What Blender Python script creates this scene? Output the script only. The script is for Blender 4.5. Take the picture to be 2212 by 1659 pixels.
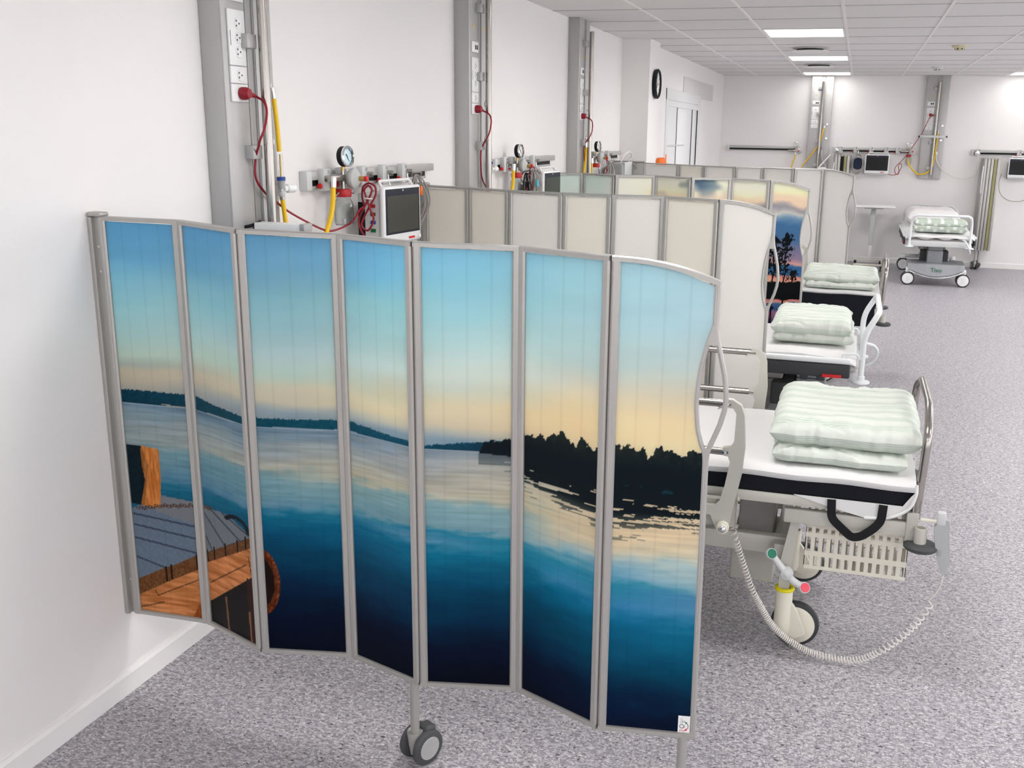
import bpy, bmesh, math, random
import numpy as np
from mathutils import Vector, Matrix
random.seed(7); rng = np.random.default_rng(11)
for _o in list(bpy.data.objects): bpy.data.objects.remove(_o)
SC = bpy.context.scene; COL = SC.collection
PI = math.pi

# ------------------------------------------------------------------ camera
_a, _b, _c = -0.28813894, -0.24899164, 0.01599608
_yaw = np.array([[math.cos(_a), -math.sin(_a), 0], [math.sin(_a), math.cos(_a), 0], [0, 0, 1]])
_pit = np.array([[1, 0, 0], [0, math.sin(_b), -math.cos(_b)], [0, math.cos(_b), math.sin(_b)]])
_rol = np.array([[math.cos(_c), -math.sin(_c), 0], [math.sin(_c), math.cos(_c), 0], [0, 0, 1]])
_R = _rol @ _pit @ _yaw
cam = bpy.data.cameras.new('camera'); camo = bpy.data.objects.new('camera', cam); COL.objects.link(camo)
_M = Matrix(((_R[0][0], -_R[1][0], -_R[2][0], 2.1965), (_R[0][1], -_R[1][1], -_R[2][1], 0.0),
             (_R[0][2], -_R[1][2], -_R[2][2], 1.85), (0, 0, 0, 1)))
camo.matrix_world = _M
cam.sensor_width = 36.0; cam.lens = 2159.79 / 2212 * 36.0; cam.shift_x = -84.0 / 2212; cam.clip_start = 0.02
SC.camera = camo
# ------------------------------------------------------------------ world, exposure
SKY = 3.6
w = bpy.data.worlds.new('world'); SC.world = w; w.use_nodes = True
w.node_tree.nodes['Background'].inputs[0].default_value = (0.985, 0.985, 1.0, 1); w.node_tree.nodes['Background'].inputs[1].default_value = SKY
SC.view_settings.view_transform = 'Standard'; SC.view_settings.look = 'None'
SC.view_settings.exposure = -0.07; SC.view_settings.gamma = 1.0; SC.view_settings.use_curve_mapping = False
LAMP_WATTS = 22.0; LAMP_SPREAD = 172.0; LAMP_STRENGTH = 1.7; LAMP_COLOR = (1.0, 0.98, 0.965)
SC.cycles.max_bounces = 6; SC.cycles.diffuse_bounces = 4; SC.cycles.glossy_bounces = 3; SC.cycles.transmission_bounces = 6
SC.cycles.use_adaptive_sampling = True; SC.cycles.adaptive_threshold = 0.12; SC.cycles.adaptive_min_samples = 16
try: SC.cycles.use_denoising = True
except Exception: pass

# ------------------------------------------------------------------ helpers
def lin(c):
    c = [x / 255.0 for x in c]
    return tuple((x / 12.92 if x <= 0.04045 else ((x + 0.055) / 1.055) ** 2.4) for x in c)
MATS = {}
def mat(name, color, rough=0.5, metal=0.0, spec=0.5, var=0.0, vscale=20.0, bump=0.0, bscale=200.0, trans=0.0, ior=1.45, emit=None, estr=0.0, coat=0.0, stretch=None):
    m = bpy.data.materials.new(name); m.use_nodes = True; nt = m.node_tree; p = nt.nodes['Principled BSDF']
    p.inputs['Base Color'].default_value = (*color, 1); p.inputs['Roughness'].default_value = rough
    p.inputs['Metallic'].default_value = metal; p.inputs['Specular IOR Level'].default_value = spec
    p.inputs['Transmission Weight'].default_value = trans; p.inputs['IOR'].default_value = ior; p.inputs['Coat Weight'].default_value = coat
    if emit: p.inputs['Emission Color'].default_value = (*emit, 1); p.inputs['Emission Strength'].default_value = estr
    tc = nt.nodes.new('ShaderNodeTexCoord'); vec = tc.outputs['Object']
    if stretch:
        mp = nt.nodes.new('ShaderNodeMapping'); mp.inputs['Scale'].default_value = stretch; nt.links.new(vec, mp.inputs[0]); vec = mp.outputs[0]
    if var:
        n = nt.nodes.new('ShaderNodeTexNoise'); n.inputs['Scale'].default_value = vscale; n.inputs['Detail'].default_value = 4
        r = nt.nodes.new('ShaderNodeMapRange'); r.inputs['To Min'].default_value = 1 - var; r.inputs['To Max'].default_value = 1 + var
        x = nt.nodes.new('ShaderNodeMix'); x.data_type = 'RGBA'; x.blend_type = 'MULTIPLY'; x.inputs['Factor'].default_value = 1
        x.inputs['A'].default_value = (*color, 1)
        nt.links.new(vec, n.inputs['Vector']); nt.links.new(n.outputs['Fac'], r.inputs['Value']); nt.links.new(r.outputs[0], x.inputs['B'])
        nt.links.new(x.outputs['Result'], p.inputs['Base Color'])
    if bump:
        n2 = nt.nodes.new('ShaderNodeTexNoise'); n2.inputs['Scale'].default_value = bscale; n2.inputs['Detail'].default_value = 3
        b = nt.nodes.new('ShaderNodeBump'); b.inputs['Strength'].default_value = bump; b.inputs['Distance'].default_value = 0.002
        nt.links.new(vec, n2.inputs['Vector']); nt.links.new(n2.outputs['Fac'], b.inputs['Height']); nt.links.new(b.outputs[0], p.inputs['Normal'])
    MATS[name] = m
    return m

class MB:
    """collects shapes, then builds one mesh object"""
    def __init__(s): s.v = []; s.f = []
    def add(s, vs, fs):
        o = len(s.v); s.v += [tuple(v) for v in vs]; s.f += [tuple(i + o for i in f) for f in fs]; return s
    def box(s, x0, y0, z0, x1, y1, z1):
        vs = [(x0, y0, z0), (x1, y0, z0), (x1, y1, z0), (x0, y1, z0), (x0, y0, z1), (x1, y0, z1), (x1, y1, z1), (x0, y1, z1)]
        return s.add(vs, [(3, 2, 1, 0), (4, 5, 6, 7), (0, 1, 5, 4), (1, 2, 6, 5), (2, 3, 7, 6), (3, 0, 4, 7)])
    def bm(s, b):
        b.verts.ensure_lookup_table(); b.verts.index_update()
        s.add([v.co[:] for v in b.verts], [tuple(v.index for v in f.verts) for f in b.faces]); b.free(); return s
    def rbox(s, x0, y0, z0, x1, y1, z1, r=0.005, seg=2, M=None):
        b = bmesh.new(); bmesh.ops.create_cube(b, size=1.0)
        for v in b.verts: v.co = Vector(((x0 + x1) / 2 + v.co.x * (x1 - x0), (y0 + y1) / 2 + v.co.y * (y1 - y0), (z0 + z1) / 2 + v.co.z * (z1 - z0)))
        r = min(r, 0.49 * min(abs(x1 - x0), abs(y1 - y0), abs(z1 - z0)))
        bmesh.ops.bevel(b, geom=b.edges[:], offset=r, segments=seg, profile=0.5, affect='EDGES')
        if M is not None:
            for v in b.verts: v.co = M @ v.co
        return s.bm(b)
    def tube(s, path, r, n=10, closed=False, flat=None):
        P = [Vector(p) for p in path]; m = len(P); rings = []
        rad = r if isinstance(r, (list, tuple)) else [r] * m
        t0 = (P[1] - P[0]).normalized(); up = Vector((0, 0, 1)) if abs(t0.z) < 0.9 else Vector((1, 0, 0))
        nrm = (up - t0 * up.dot(t0)).normalized(); prev = t0
        for i in range(m):
            if closed: t = (P[(i + 1) % m] - P[i - 1]).normalized()
            else: t = (P[min(i + 1, m - 1)] - P[max(i - 1, 0)]).normalized()
            ax = prev.cross(t)
            if ax.length > 1e-7: nrm = Matrix.Rotation(prev.angle(t), 3, ax.normalized()) @ nrm
            nrm = (nrm - t * nrm.dot(t)).normalized(); bi = t.cross(nrm); prev = t
            k = (flat or 1.0)
            rings.append([P[i] + (nrm * math.cos(2 * PI * j / n) * k + bi * math.sin(2 * PI * j / n)) * rad[i] for j in range(n)])
        vs = [v for g in rings for v in g]; fs = []
        for i in range(m if closed else m - 1):
            a, b2 = i * n, ((i + 1) % m) * n
            for j in range(n): fs.append((a + j, a + (j + 1) % n, b2 + (j + 1) % n, b2 + j))
        if not closed: fs.append(tuple(range(n - 1, -1, -1))); fs.append(tuple(range((m - 1) * n, m * n)))
        return s.add(vs, fs)
    def cyl(s, p0, p1, r, n=20, r2=None): return s.tube([p0, p1], [r, r if r2 is None else r2], n)
    def lathe(s, prof, o=(0, 0, 0), axis=(0, 0, 1), n=28):
        ax = Vector(axis).normalized(); u = ax.orthogonal().normalized(); v = ax.cross(u); o = Vector(o); vs = []; fs = []
        for (r, h) in prof:
            for j in range(n): vs.append(o + ax * h + (u * math.cos(2 * PI * j / n) + v * math.sin(2 * PI * j / n)) * max(r, 1e-5))
        for i in range(len(prof) - 1):
            for j in range(n): fs.append((i * n + j, i * n + (j + 1) % n, (i + 1) * n + (j + 1) % n, (i + 1) * n + j))
        return s.add(vs, fs)
    def prism(s, poly, d0, d1, ax='y'):
        """poly of 2D points; ax = extrusion axis"""
        def mk(a, b, d): return {'x': (d, a, b), 'y': (a, d, b), 'z': (a, b, d)}[ax]
        n = len(poly); vs = [mk(a, b, d0) for a, b in poly] + [mk(a, b, d1) for a, b in poly]
        fs = [tuple(range(n)), tuple(range(2 * n - 1, n - 1, -1))] + [(i, i + n, (i + 1) % n + n, (i + 1) % n) for i in range(n)]
        return s.add(vs, fs)
    def torus(s, o, R, r, axis=(0, 0, 1), n=28, m=8, a0=0, a1=2 * PI):
        ax = Vector(axis).normalized(); u = ax.orthogonal().normalized(); v = ax.cross(u); o = Vector(o)
        full = abs(a1 - a0 - 2 * PI) < 1e-6; k = n if full else n + 1
        return s.tube([o + (u * math.cos(a0 + (a1 - a0) * i / n) + v * math.sin(a0 + (a1 - a0) * i / n)) * R for i in range(k)], r, m, closed=full)
    def mesh(s, name, material, sharp=38):
        me = bpy.data.meshes.new(name); me.from_pydata(s.v, [], s.f); me.update()
        b = bmesh.new(); b.from_mesh(me); bmesh.ops.recalc_face_normals(b, faces=b.faces[:]); b.to_mesh(me); b.free()
        me.polygons.foreach_set('use_smooth', [True] * len(me.polygons)); me.set_sharp_from_angle(angle=math.radians(sharp))
        me.materials.append(MATS[material] if isinstance(material, str) else material)
        return me
    def build(s, name, material, parent=None, label=None, sharp=38):
        return link(name, s.mesh(name, material, sharp), parent, label)
def link(name, me, parent=None, label=None):
    o = bpy.data.objects.new(name, me); COL.objects.link(o)
    if parent is not None: o.parent = parent
    if label: o['label'] = label
    return o
def tag(o, label, cat, group=None, kind=None):
    if label: o['label'] = label
    if cat: o['category'] = cat
    if group: o['group'] = group
    if kind: o['kind'] = kind
    return o
def struct(o): o['kind'] = 'structure'; return o
def thing(name, label, cat, loc=(0, 0, 0), rz=0.0, group=None):
    o = bpy.data.objects.new(name, None); COL.objects.link(o); o.empty_display_size = 0.1
    o.location = loc; o.rotation_euler = (0, 0, rz); return tag(o, label, cat, group)
def dup(root, loc, rz, label, group=None):
    r = root.copy(); COL.objects.link(r); r.location = loc; r.rotation_euler = (0, 0, rz); r['label'] = label
    if group: r['group'] = group
    for ch in list(root.children):
        c = ch.copy(); COL.objects.link(c); c.parent = r
        for g in list(ch.children):
            d = g.copy(); COL.objects.link(d); d.parent = c
    return r
def spline(pts, n=8, closed=False):
    P = [Vector(p) for p in pts]; out = []; m = len(P)
    for i in range(m if closed else m - 1):
        if closed: a, b, c, d = P[i - 1], P[i], P[(i + 1) % m], P[(i + 2) % m]
        else: a, b, c, d = P[max(i - 1, 0)], P[i], P[i + 1], P[min(i + 2, m - 1)]
        for k in range(n):
            t = k / n
            out.append(0.5 * ((2 * b) + (c - a) * t + (2 * a - 5 * b + 4 * c - d) * t * t + (3 * b - a - 3 * c + d) * t ** 3))
    if not closed: out.append(P[-1])
    return out
def rounded(pts, r, n=5):
    P = [Vector(p) for p in pts]; out = [P[0]]
    for i in range(1, len(P) - 1):
        a = (P[i - 1] - P[i]); b = (P[i + 1] - P[i]); k = min(r, a.length * 0.45, b.length * 0.45)
        p0 = P[i] + a.normalized() * k; p2 = P[i] + b.normalized() * k
        for j in range(n + 1):
            t = j / n; out.append(p0 * (1 - t) ** 2 + P[i] * 2 * t * (1 - t) + p2 * t * t)
    out.append(P[-1]); return out
def text_mesh(body, size, name, material, parent, M, extrude=0.0003):
    c = bpy.data.curves.new('t', 'FONT'); c.body = body; c.size = size; c.extrude = extrude; c.align_x = 'CENTER'; c.align_y = 'CENTER'; c.resolution_u = 3
    t = bpy.data.objects.new('t', c); COL.objects.link(t); bpy.context.view_layer.update()
    me = bpy.data.meshes.new_from_object(t.evaluated_get(bpy.context.evaluated_depsgraph_get()))
    bpy.data.objects.remove(t); bpy.data.curves.remove(c)
    me.materials.clear(); me.materials.append(MATS[material]); me.transform(M); return link(name, me, parent)

# ------------------------------------------------------------------ materials
mat('wall_paint', (0.84, 0.82, 0.812), 0.55, var=0.015, vscale=3, bump=0.08, bscale=260)
mat('ceiling_white', (0.76, 0.745, 0.735), 0.9, var=0.02, vscale=30, bump=0.3, bscale=400)
mat('grid_white', (0.86, 0.84, 0.83), 0.5, var=0.01)
mat('plenum', (0.10, 0.10, 0.10), 0.9, var=0.05)
mat('baseboard', (0.84, 0.83, 0.825), 0.4, var=0.01)
mat('aluminium', (0.44, 0.432, 0.415), 0.38, metal=0.55, var=0.03, vscale=6, stretch=(30, 30, 0.4))
mat('column_alu', (0.45, 0.445, 0.44), 0.4, metal=0.35, var=0.03, vscale=6, stretch=(30, 30, 0.4))
mat('column_strip', (0.50, 0.495, 0.49), 0.4, metal=0.3, var=0.02, vscale=6, stretch=(30, 30, 0.4))
mat('steel', (0.40, 0.375, 0.35), 0.22, metal=1.0, var=0.04, vscale=8, stretch=(30, 30, 1))
mat('chrome', (0.75, 0.75, 0.75), 0.12, metal=1.0, var=0.01)
mat('white_plastic', (0.82, 0.82, 0.82), 0.35, var=0.01)
mat('white_enamel', (0.76, 0.79, 0.80), 0.28, var=0.01)
mat('cream_enamel', (0.54, 0.53, 0.475), 0.38, var=0.02)
mat('cream_plastic', (0.74, 0.71, 0.61), 0.45, var=0.02)
mat('grey_plastic', (0.36, 0.36, 0.36), 0.5, var=0.03)
mat('light_grey_plastic', (0.60, 0.61, 0.61), 0.45, var=0.02)
mat('cover_grey', (0.33, 0.345, 0.36), 0.4, var=0.03)
mat('grey_box', (0.40, 0.39, 0.375), 0.5, var=0.03)
mat('black', (0.009, 0.009, 0.011), 0.55, spec=0.25, var=0.05)
mat('black_fabric', (0.008, 0.009, 0.014), 0.75, spec=0.2, var=0.25, vscale=8, bump=0.25, bscale=700)
mat('rubber', (0.035, 0.037, 0.042), 0.6, var=0.1)
mat('bumper_grey', (0.055, 0.058, 0.062), 0.55, var=0.08)
mat('red_cable', (0.27, 0.006, 0.018), 0.42, var=0.06)
mat('red_plastic', (0.42, 0.01, 0.015), 0.4, var=0.05)
mat('bright_red', (0.62, 0.015, 0.02), 0.4, var=0.04)
mat('pedal_red', (0.75, 0.07, 0.11), 0.4, var=0.04)
mat('pedal_green', (0.0, 0.16, 0.09), 0.4, var=0.04)
mat('yellow_hose', (0.84, 0.52, 0.008), 0.4, var=0.04)
mat('yellow_ring', (0.80, 0.70, 0.0), 0.4, var=0.04)
mat('blue_plastic', (0.01, 0.06, 0.30), 0.4, var=0.04)
mat('green_plastic', (0.0, 0.13, 0.03), 0.4, var=0.04)
mat('brown_plastic', (0.13, 0.03, 0.008), 0.4, var=0.04)
mat('orange_plastic', (0.85, 0.17, 0.01), 0.4, var=0.04)
mat('brass', (0.55, 0.38, 0.14), 0.3, metal=1.0, var=0.05)
mat('display_dark', (0.012, 0.012, 0.013), 0.3, spec=0.25, var=0.03)
mat('display', (0.055, 0.055, 0.048), 0.25, spec=0.35, var=0.03)
mat('display_edge', (0.012, 0.016, 0.03), 0.25, spec=0.35, var=0.03)
mat('grey_cable', (0.35, 0.33, 0.31), 0.5, var=0.03)
mat('white_cable', (0.72, 0.70, 0.68), 0.5, var=0.02)
mat('coil_white', (0.74, 0.71, 0.68), 0.45, var=0.02)
mat('glass', (0.98, 1.0, 0.99), 0.03, trans=1.0, ior=1.2, var=0.0)
mat('gauge_face', (0.55, 0.72, 0.78), 0.3, var=0.02)
mat('gauge_white', (0.85, 0.85, 0.83), 0.3, var=0.02)
mat('membrane', (0.50, 0.51, 0.50), 0.45, var=0.02)
mat('sheet', (0.74, 0.735, 0.735), 0.85, var=0.02, vscale=5, bump=0.15, bscale=30)
mat('pillow', (0.80, 0.78, 0.78), 0.85, var=0.02, vscale=5, bump=0.15, bscale=30)
mat('navy_fabric', (0.01, 0.02, 0.05), 0.7, var=0.1)
mat('lamp', (0.9, 0.9, 0.9), 0.5, emit=LAMP_COLOR, estr=LAMP_STRENGTH)
mat('sensor_cream', (0.62, 0.58, 0.40), 0.5, var=0.03)
mat('green_ink', (0.03, 0.16, 0.07), 0.5, var=0.02); mat('red_ink', (0.55, 0.01, 0.04), 0.5, var=0.02); mat('black_ink', (0.01, 0.01, 0.02), 0.5, var=0.02)
mat('olive', (0.30, 0.28, 0.13), 0.5, var=0.03)
mat('panel_white', (0.90, 0.885, 0.85), 0.4, var=0.02, vscale=2)
mat('panel_cream', (0.90, 0.873, 0.81), 0.4, var=0.02, vscale=2)
mat('panel_grey', (0.89, 0.88, 0.86), 0.4, var=0.02, vscale=2)
mat('door_white', (0.74, 0.745, 0.755), 0.4, var=0.01)
mat('board_grey', (0.66, 0.64, 0.635), 0.5, var=0.01)
mat('tee_grey', (0.46, 0.455, 0.45), 0.6, var=0.02)
mat('handset_grey', (0.42, 0.43, 0.435), 0.45, var=0.02)
mat('teal_tag', (0.1, 0.45, 0.6), 0.5, var=0.02)

def duvet_mat(name, period, wide):
    m = bpy.data.materials.new(name); m.use_nodes = True; nt = m.node_tree; p = nt.nodes['Principled BSDF']; N = nt.nodes.new
    at = N('ShaderNodeAttribute'); at.attribute_name = 'strip'
    def band(scale, lo, hi):
        mu = N('ShaderNodeMath'); mu.operation = 'MULTIPLY'; mu.inputs[1].default_value = 2 * PI / scale
        si = N('ShaderNodeMath'); si.operation = 'SINE'; r = N('ShaderNodeMapRange'); r.inputs['From Min'].default_value = lo; r.inputs['From Max'].default_value = hi
        nt.links.new(at.outputs['Fac'], mu.inputs[0]); nt.links.new(mu.outputs[0], si.inputs[0]); nt.links.new(si.outputs[0], r.inputs['Value']); return r.outputs[0]
    wide_b = band(period, -0.5, 0.5) if wide else None
    fine = band(0.0085, -0.6, 0.6)
    a = N('ShaderNodeMix'); a.data_type = 'RGBA'; a.inputs['A'].default_value = (0.52, 0.59, 0.51, 1); a.inputs['B'].default_value = (0.64, 0.69, 0.62, 1)
    nt.links.new(fine, a.inputs['Factor']); res = a.outputs['Result']
    if wide:
        b = N('ShaderNodeMix'); b.data_type = 'RGBA'; b.inputs['B'].default_value = (0.68, 0.715, 0.655, 1)
        nt.links.new(wide_b, b.inputs['Factor']); nt.links.new(res, b.inputs['A']); res = b.outputs['Result']
    nt.links.new(res, p.inputs['Base Color']); p.inputs['Roughness'].default_value = 0.9; p.inputs['Specular IOR Level'].default_value = 0.2
    tc = N('ShaderNodeTexCoord'); n2 = N('ShaderNodeTexNoise'); n2.inputs['Scale'].default_value = 22; n2.inputs['Detail'].default_value = 5
    bp = N('ShaderNodeBump'); bp.inputs['Strength'].default_value = 0.35; bp.inputs['Distance'].default_value = 0.010
    nt.links.new(tc.outputs['Object'], n2.inputs['Vector']); nt.links.new(n2.outputs['Fac'], bp.inputs['Height']); nt.links.new(bp.outputs[0], p.inputs['Normal'])
    MATS[name] = m
duvet_mat('duvet_stripe', 0.085, True)
def check_mat():
    m = bpy.data.materials.new('duvet_bands'); m.use_nodes = True; nt = m.node_tree; p = nt.nodes['Principled BSDF']; N = nt.nodes.new
    at = N('ShaderNodeAttribute'); at.attribute_name = 'strip'
    mu = N('ShaderNodeMath'); mu.operation = 'MULTIPLY'; mu.inputs[1].default_value = 2 * PI / 0.155
    si = N('ShaderNodeMath'); si.operation = 'SINE'; r = N('ShaderNodeMapRange'); r.inputs['From Min'].default_value = 0.6; r.inputs['From Max'].default_value = 0.75
    a = N('ShaderNodeMix'); a.data_type = 'RGBA'; a.inputs['A'].default_value = (0.50, 0.575, 0.49, 1); a.inputs['B'].default_value = (0.78, 0.80, 0.77, 1)
    nt.links.new(at.outputs['Fac'], mu.inputs[0]); nt.links.new(mu.outputs[0], si.inputs[0]); nt.links.new(si.outputs[0], r.inputs['Value']); nt.links.new(r.outputs[0], a.inputs['Factor'])
    nt.links.new(a.outputs['Result'], p.inputs['Base Color']); p.inputs['Roughness'].default_value = 0.9; MATS['duvet_bands'] = m
check_mat()
def glow_through(m, col=None, fac=0.45):
    '''hollow-core sheets let part of the light from behind through'''
    nt = m.node_tree; p = nt.nodes['Principled BSDF']; out = nt.nodes['Material Output']
    tr = nt.nodes.new('ShaderNodeBsdfTranslucent'); mx = nt.nodes.new('ShaderNodeMixShader'); mx.inputs[0].default_value = fac
    if col is None:
        l = p.inputs['Base Color'].links
        if l: nt.links.new(l[0].from_socket, tr.inputs['Color'])
        else: tr.inputs['Color'].default_value = p.inputs['Base Color'].default_value
    else: nt.links.new(col, tr.inputs['Color'])
    nt.links.new(p.outputs[0], mx.inputs[1]); nt.links.new(tr.outputs[0], mx.inputs[2]); nt.links.new(mx.outputs[0], out.inputs['Surface'])
for _n in ('panel_white', 'panel_cream', 'panel_grey'): glow_through(MATS[_n])
def print_mat(name, rough=0.35):
    m = bpy.data.materials.new(name); m.use_nodes = True; nt = m.node_tree; p = nt.nodes['Principled BSDF']
    at = nt.nodes.new('ShaderNodeAttribute'); at.attribute_name = 'print'
    nt.links.new(at.outputs['Color'], p.inputs['Base Color']); p.inputs['Roughness'].default_value = rough; p.inputs['Specular IOR Level'].default_value = 0.18
    glow_through(m, at.outputs['Color'])
    MATS[name] = m
print_mat('printed_sheet')
def floor_mat():
    m = bpy.data.materials.new('vinyl_floor'); m.use_nodes = True; nt = m.node_tree; p = nt.nodes['Principled BSDF']; N = nt.nodes.new; L = nt.links.new
    tc = N('ShaderNodeTexCoord'); co = tc.outputs['Object']
    def fleck(scale, stretch, rot, lo, hi, seed):
        mp = N('ShaderNodeMapping'); mp.inputs['Scale'].default_value = stretch; mp.inputs['Rotation'].default_value = (0, 0, rot); mp.inputs['Location'].default_value = (seed, seed * 2.3, 0)
        L(co, mp.inputs[0]); n = N('ShaderNodeTexNoise'); n.inputs['Scale'].default_value = scale; n.inputs['Detail'].default_value = 1.0; n.inputs['Distortion'].default_value = 0.6
        L(mp.outputs[0], n.inputs['Vector']); r = N('ShaderNodeMapRange'); r.inputs['From Min'].default_value = lo; r.inputs['From Max'].default_value = hi
        L(n.outputs['Fac'], r.inputs['Value']); return r.outputs[0]
    def mix(a, b, f, fac=1.0):
        x = N('ShaderNodeMix'); x.data_type = 'RGBA'
        if isinstance(a, tuple): x.inputs['A'].default_value = (*a, 1)
        else: L(a, x.inputs['A'])
        x.inputs['B'].default_value = (*b, 1)
        if fac != 1.0:
            q = N('ShaderNodeMath'); q.operation = 'MULTIPLY'; q.inputs[1].default_value = fac; L(f, q.inputs[0]); f = q.outputs[0]
        L(f, x.inputs['Factor']); return x.outputs['Result']
    c = mix((0.235, 0.223, 0.246), (0.45, 0.434, 0.468), fleck(46, (1, 2.0, 1), 0.3, 0.36, 0.64, 1.0))
    c = mix(c, (0.58, 0.56, 0.585), fleck(72, (0.7, 2.0, 1), -0.7, 0.575, 0.61, 3.1), 0.85)
    c = mix(c, (0.20, 0.19, 0.21), fleck(76, (2.0, 0.8, 1), 0.5, 0.57, 0.61, 5.7), 0.75)
    c = mix(c, (0.68, 0.655, 0.665), fleck(80, (1, 2.0, 1), 1.1, 0.63, 0.65, 8.3), 0.95)
    c = mix(c, (0.045, 0.035, 0.05), fleck(62, (1, 1.8, 1), -0.2, 0.675, 0.69, 12.9), 0.95)
    L(c, p.inputs['Base Color']); p.inputs['Roughness'].default_value = 0.42; p.inputs['Specular IOR Level'].default_value = 0.45
    MATS['vinyl_floor'] = m
floor_mat()
def pane_mat():
    m = bpy.data.materials.new('window_glass'); m.use_nodes = True; nt = m.node_tree; out = nt.nodes['Material Output']; nt.nodes.remove(nt.nodes['Principled BSDF'])
    a = nt.nodes.new('ShaderNodeBsdfTransparent'); b = nt.nodes.new('ShaderNodeBsdfGlossy'); b.inputs['Roughness'].default_value = 0.02; x = nt.nodes.new('ShaderNodeMixShader'); x.inputs[0].default_value = 0.06
    nt.links.new(a.outputs[0], x.inputs[1]); nt.links.new(b.outputs[0], x.inputs[2]); nt.links.new(x.outputs[0], out.inputs['Surface']); MATS['window_glass'] = m
pane_mat()

# ------------------------------------------------------------------ the room
ZC = 2.68; YB = 15.75; XR = 7.6; YF = -3.6; COLX = 0.266; COLY0 = 9.58; COLY1 = 10.06; DWX = 0.16
struct(MB().box(-0.3, YF - 0.2, -0.1, XR + 0.2, YB + 0.2, 0.0).build('floor', 'vinyl_floor'))
struct(MB().box(-0.2, YF, 0, 0.0, COLY0 + 0.3, ZC + 0.1).build('wall_left', 'wall_paint'))
struct(MB().box(-0.2, COLY0, 0, COLX, COLY1, ZC + 0.1).build('wall_pier', 'wall_paint'))
dw = MB(); dw.box(-0.2, COLY1 - 0.02, 0, DWX, 11.17, ZC + 0.1); dw.box(-0.2, 13.34, 0, DWX, YB, ZC + 0.1); dw.box(-0.2, 11.17, 2.19, DWX, 13.34, ZC + 0.1)
struct(dw.build('wall_door_side', 'wall_paint'))
struct(MB().box(-0.2, YB, 0, XR + 0.2, YB + 0.2, ZC + 0.1).build('wall_back', 'wall_paint'))
WIN = [0]
def fill_window_wall(name, a0, a1, wins, place, zr=(0.85, 2.35)):
    '''wall along one axis with daylight windows; place(u, d, z) -> world'''
    z0, z1 = zr; m = MB(); cuts = [a0] + [q for wn in wins for q in wn] + [a1]
    def bx(mb, u0, u1, d0, d1, za, zb_):
        p, q = place(u0, d0, za), place(u1, d1, zb_); mb.box(min(p[0], q[0]), min(p[1], q[1]), min(p[2], q[2]), max(p[0], q[0]), max(p[1], q[1]), max(p[2], q[2]))
    for i in range(0, len(cuts), 2): bx(m, cuts[i], cuts[i + 1], 0, 0.2, 0, ZC + 0.1)
    for u0, u1 in wins: bx(m, u0, u1, 0, 0.2, 0, z0); bx(m, u0, u1, 0, 0.2, z1, ZC + 0.1)
    struct(m.build(name, 'wall_paint'))
    for u0, u1 in wins:
        WIN[0] += 1; wo = bpy.data.objects.new('window_%d' % WIN[0], None); COL.objects.link(wo); struct(wo)
        f = MB(); t_ = 0.05
        for (ua, ub, za, zb_) in ((u0, u0 + t_, z0, z1), (u1 - t_, u1, z0, z1), (u0 + t_, u1 - t_, z0, z0 + t_), (u0 + t_, u1 - t_, z1 - t_, z1), ((u0 + u1) / 2 - .03, (u0 + u1) / 2 + .03, z0 + t_, z1 - t_)): bx(f, ua, ub, 0.06, 0.12, za, zb_)
        f.build('window_frame', 'baseboard', wo)
        for ua, ub in ((u0 + t_, (u0 + u1) / 2 - .03), ((u0 + u1) / 2 + .03, u1 - t_)):
            g = MB(); bx(g, ua, ub, 0.085, 0.093, z0 + t_, z1 - t_); g.build('pane', 'window_glass', wo)
        ld = bpy.data.lights.new('sky_portal', 'AREA'); ld.shape = 'RECTANGLE'; ld.size = u1 - u0; ld.size_y = z1 - z0; ld.cycles.is_portal = True
        lo = bpy.data.objects.new('sky_portal', ld); COL.objects.link(lo); lo.parent = wo
        c = Vector(place((u0 + u1) / 2, 0.16, (z0 + z1) / 2)); n = Vector(place(0, -1, 0)) - Vector(place(0, 0, 0)); lo.location = c; lo.rotation_euler = n.to_track_quat('-Z', 'Y').to_euler()
fill_window_wall('wall_right', YF, YB, [(-2.8, -0.4), (0.4, 2.8), (3.6, 6.0), (6.8, 9.2), (10.0, 12.4), (13.1, 15.3)], lambda u, d, z: (XR + d, u, z), (0.45, 2.45))  # unseen right-hand windows, added for cool daylight fill
fill_window_wall('wall_front', -0.2, XR + 0.2, [(0.3, 2.5), (2.8, 5.0), (5.3, 7.4)], lambda u, d, z: (u, YF - d, z), (0.95, 2.2))  # windows behind the camera, added to light the screen faces
def bb(name, p0, p1, nx, ny):
    h = 0.078; t = 0.014; m = MB()
    prof = [(0.0, 0.0), (t, 0.0), (t, h - 0.010), (t - 0.008, h), (0.0, h)]
    vs = []
    for (x, y) in (p0, p1):
        for d, z in prof: vs.append((x + nx * d, y + ny * d, z))
    n = 5; fs = [(i, (i + 1) % n, (i + 1) % n + n, i + n) for i in range(n)] + [tuple(range(n - 1, -1, -1)), tuple(range(n, 2 * n))]
    struct(m.add(vs, fs).build(name, 'baseboard'))
bb('baseboard_left', (0, YF), (0, COLY0), 1, 0); bb('baseboard_back', (DWX, YB), (XR, YB), 0, -1)
bb('baseboard_pier', (0, COLY0), (COLX, COLY0), 0, -1); bb('baseboard_pier_side', (COLX, COLY0), (COLX, COLY1), 1, 0); bb('baseboard_right', (XR, YF), (XR, YB), -1, 0)
bb('baseboard_door_side', (DWX, COLY1), (DWX, 11.05), 1, 0)

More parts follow.
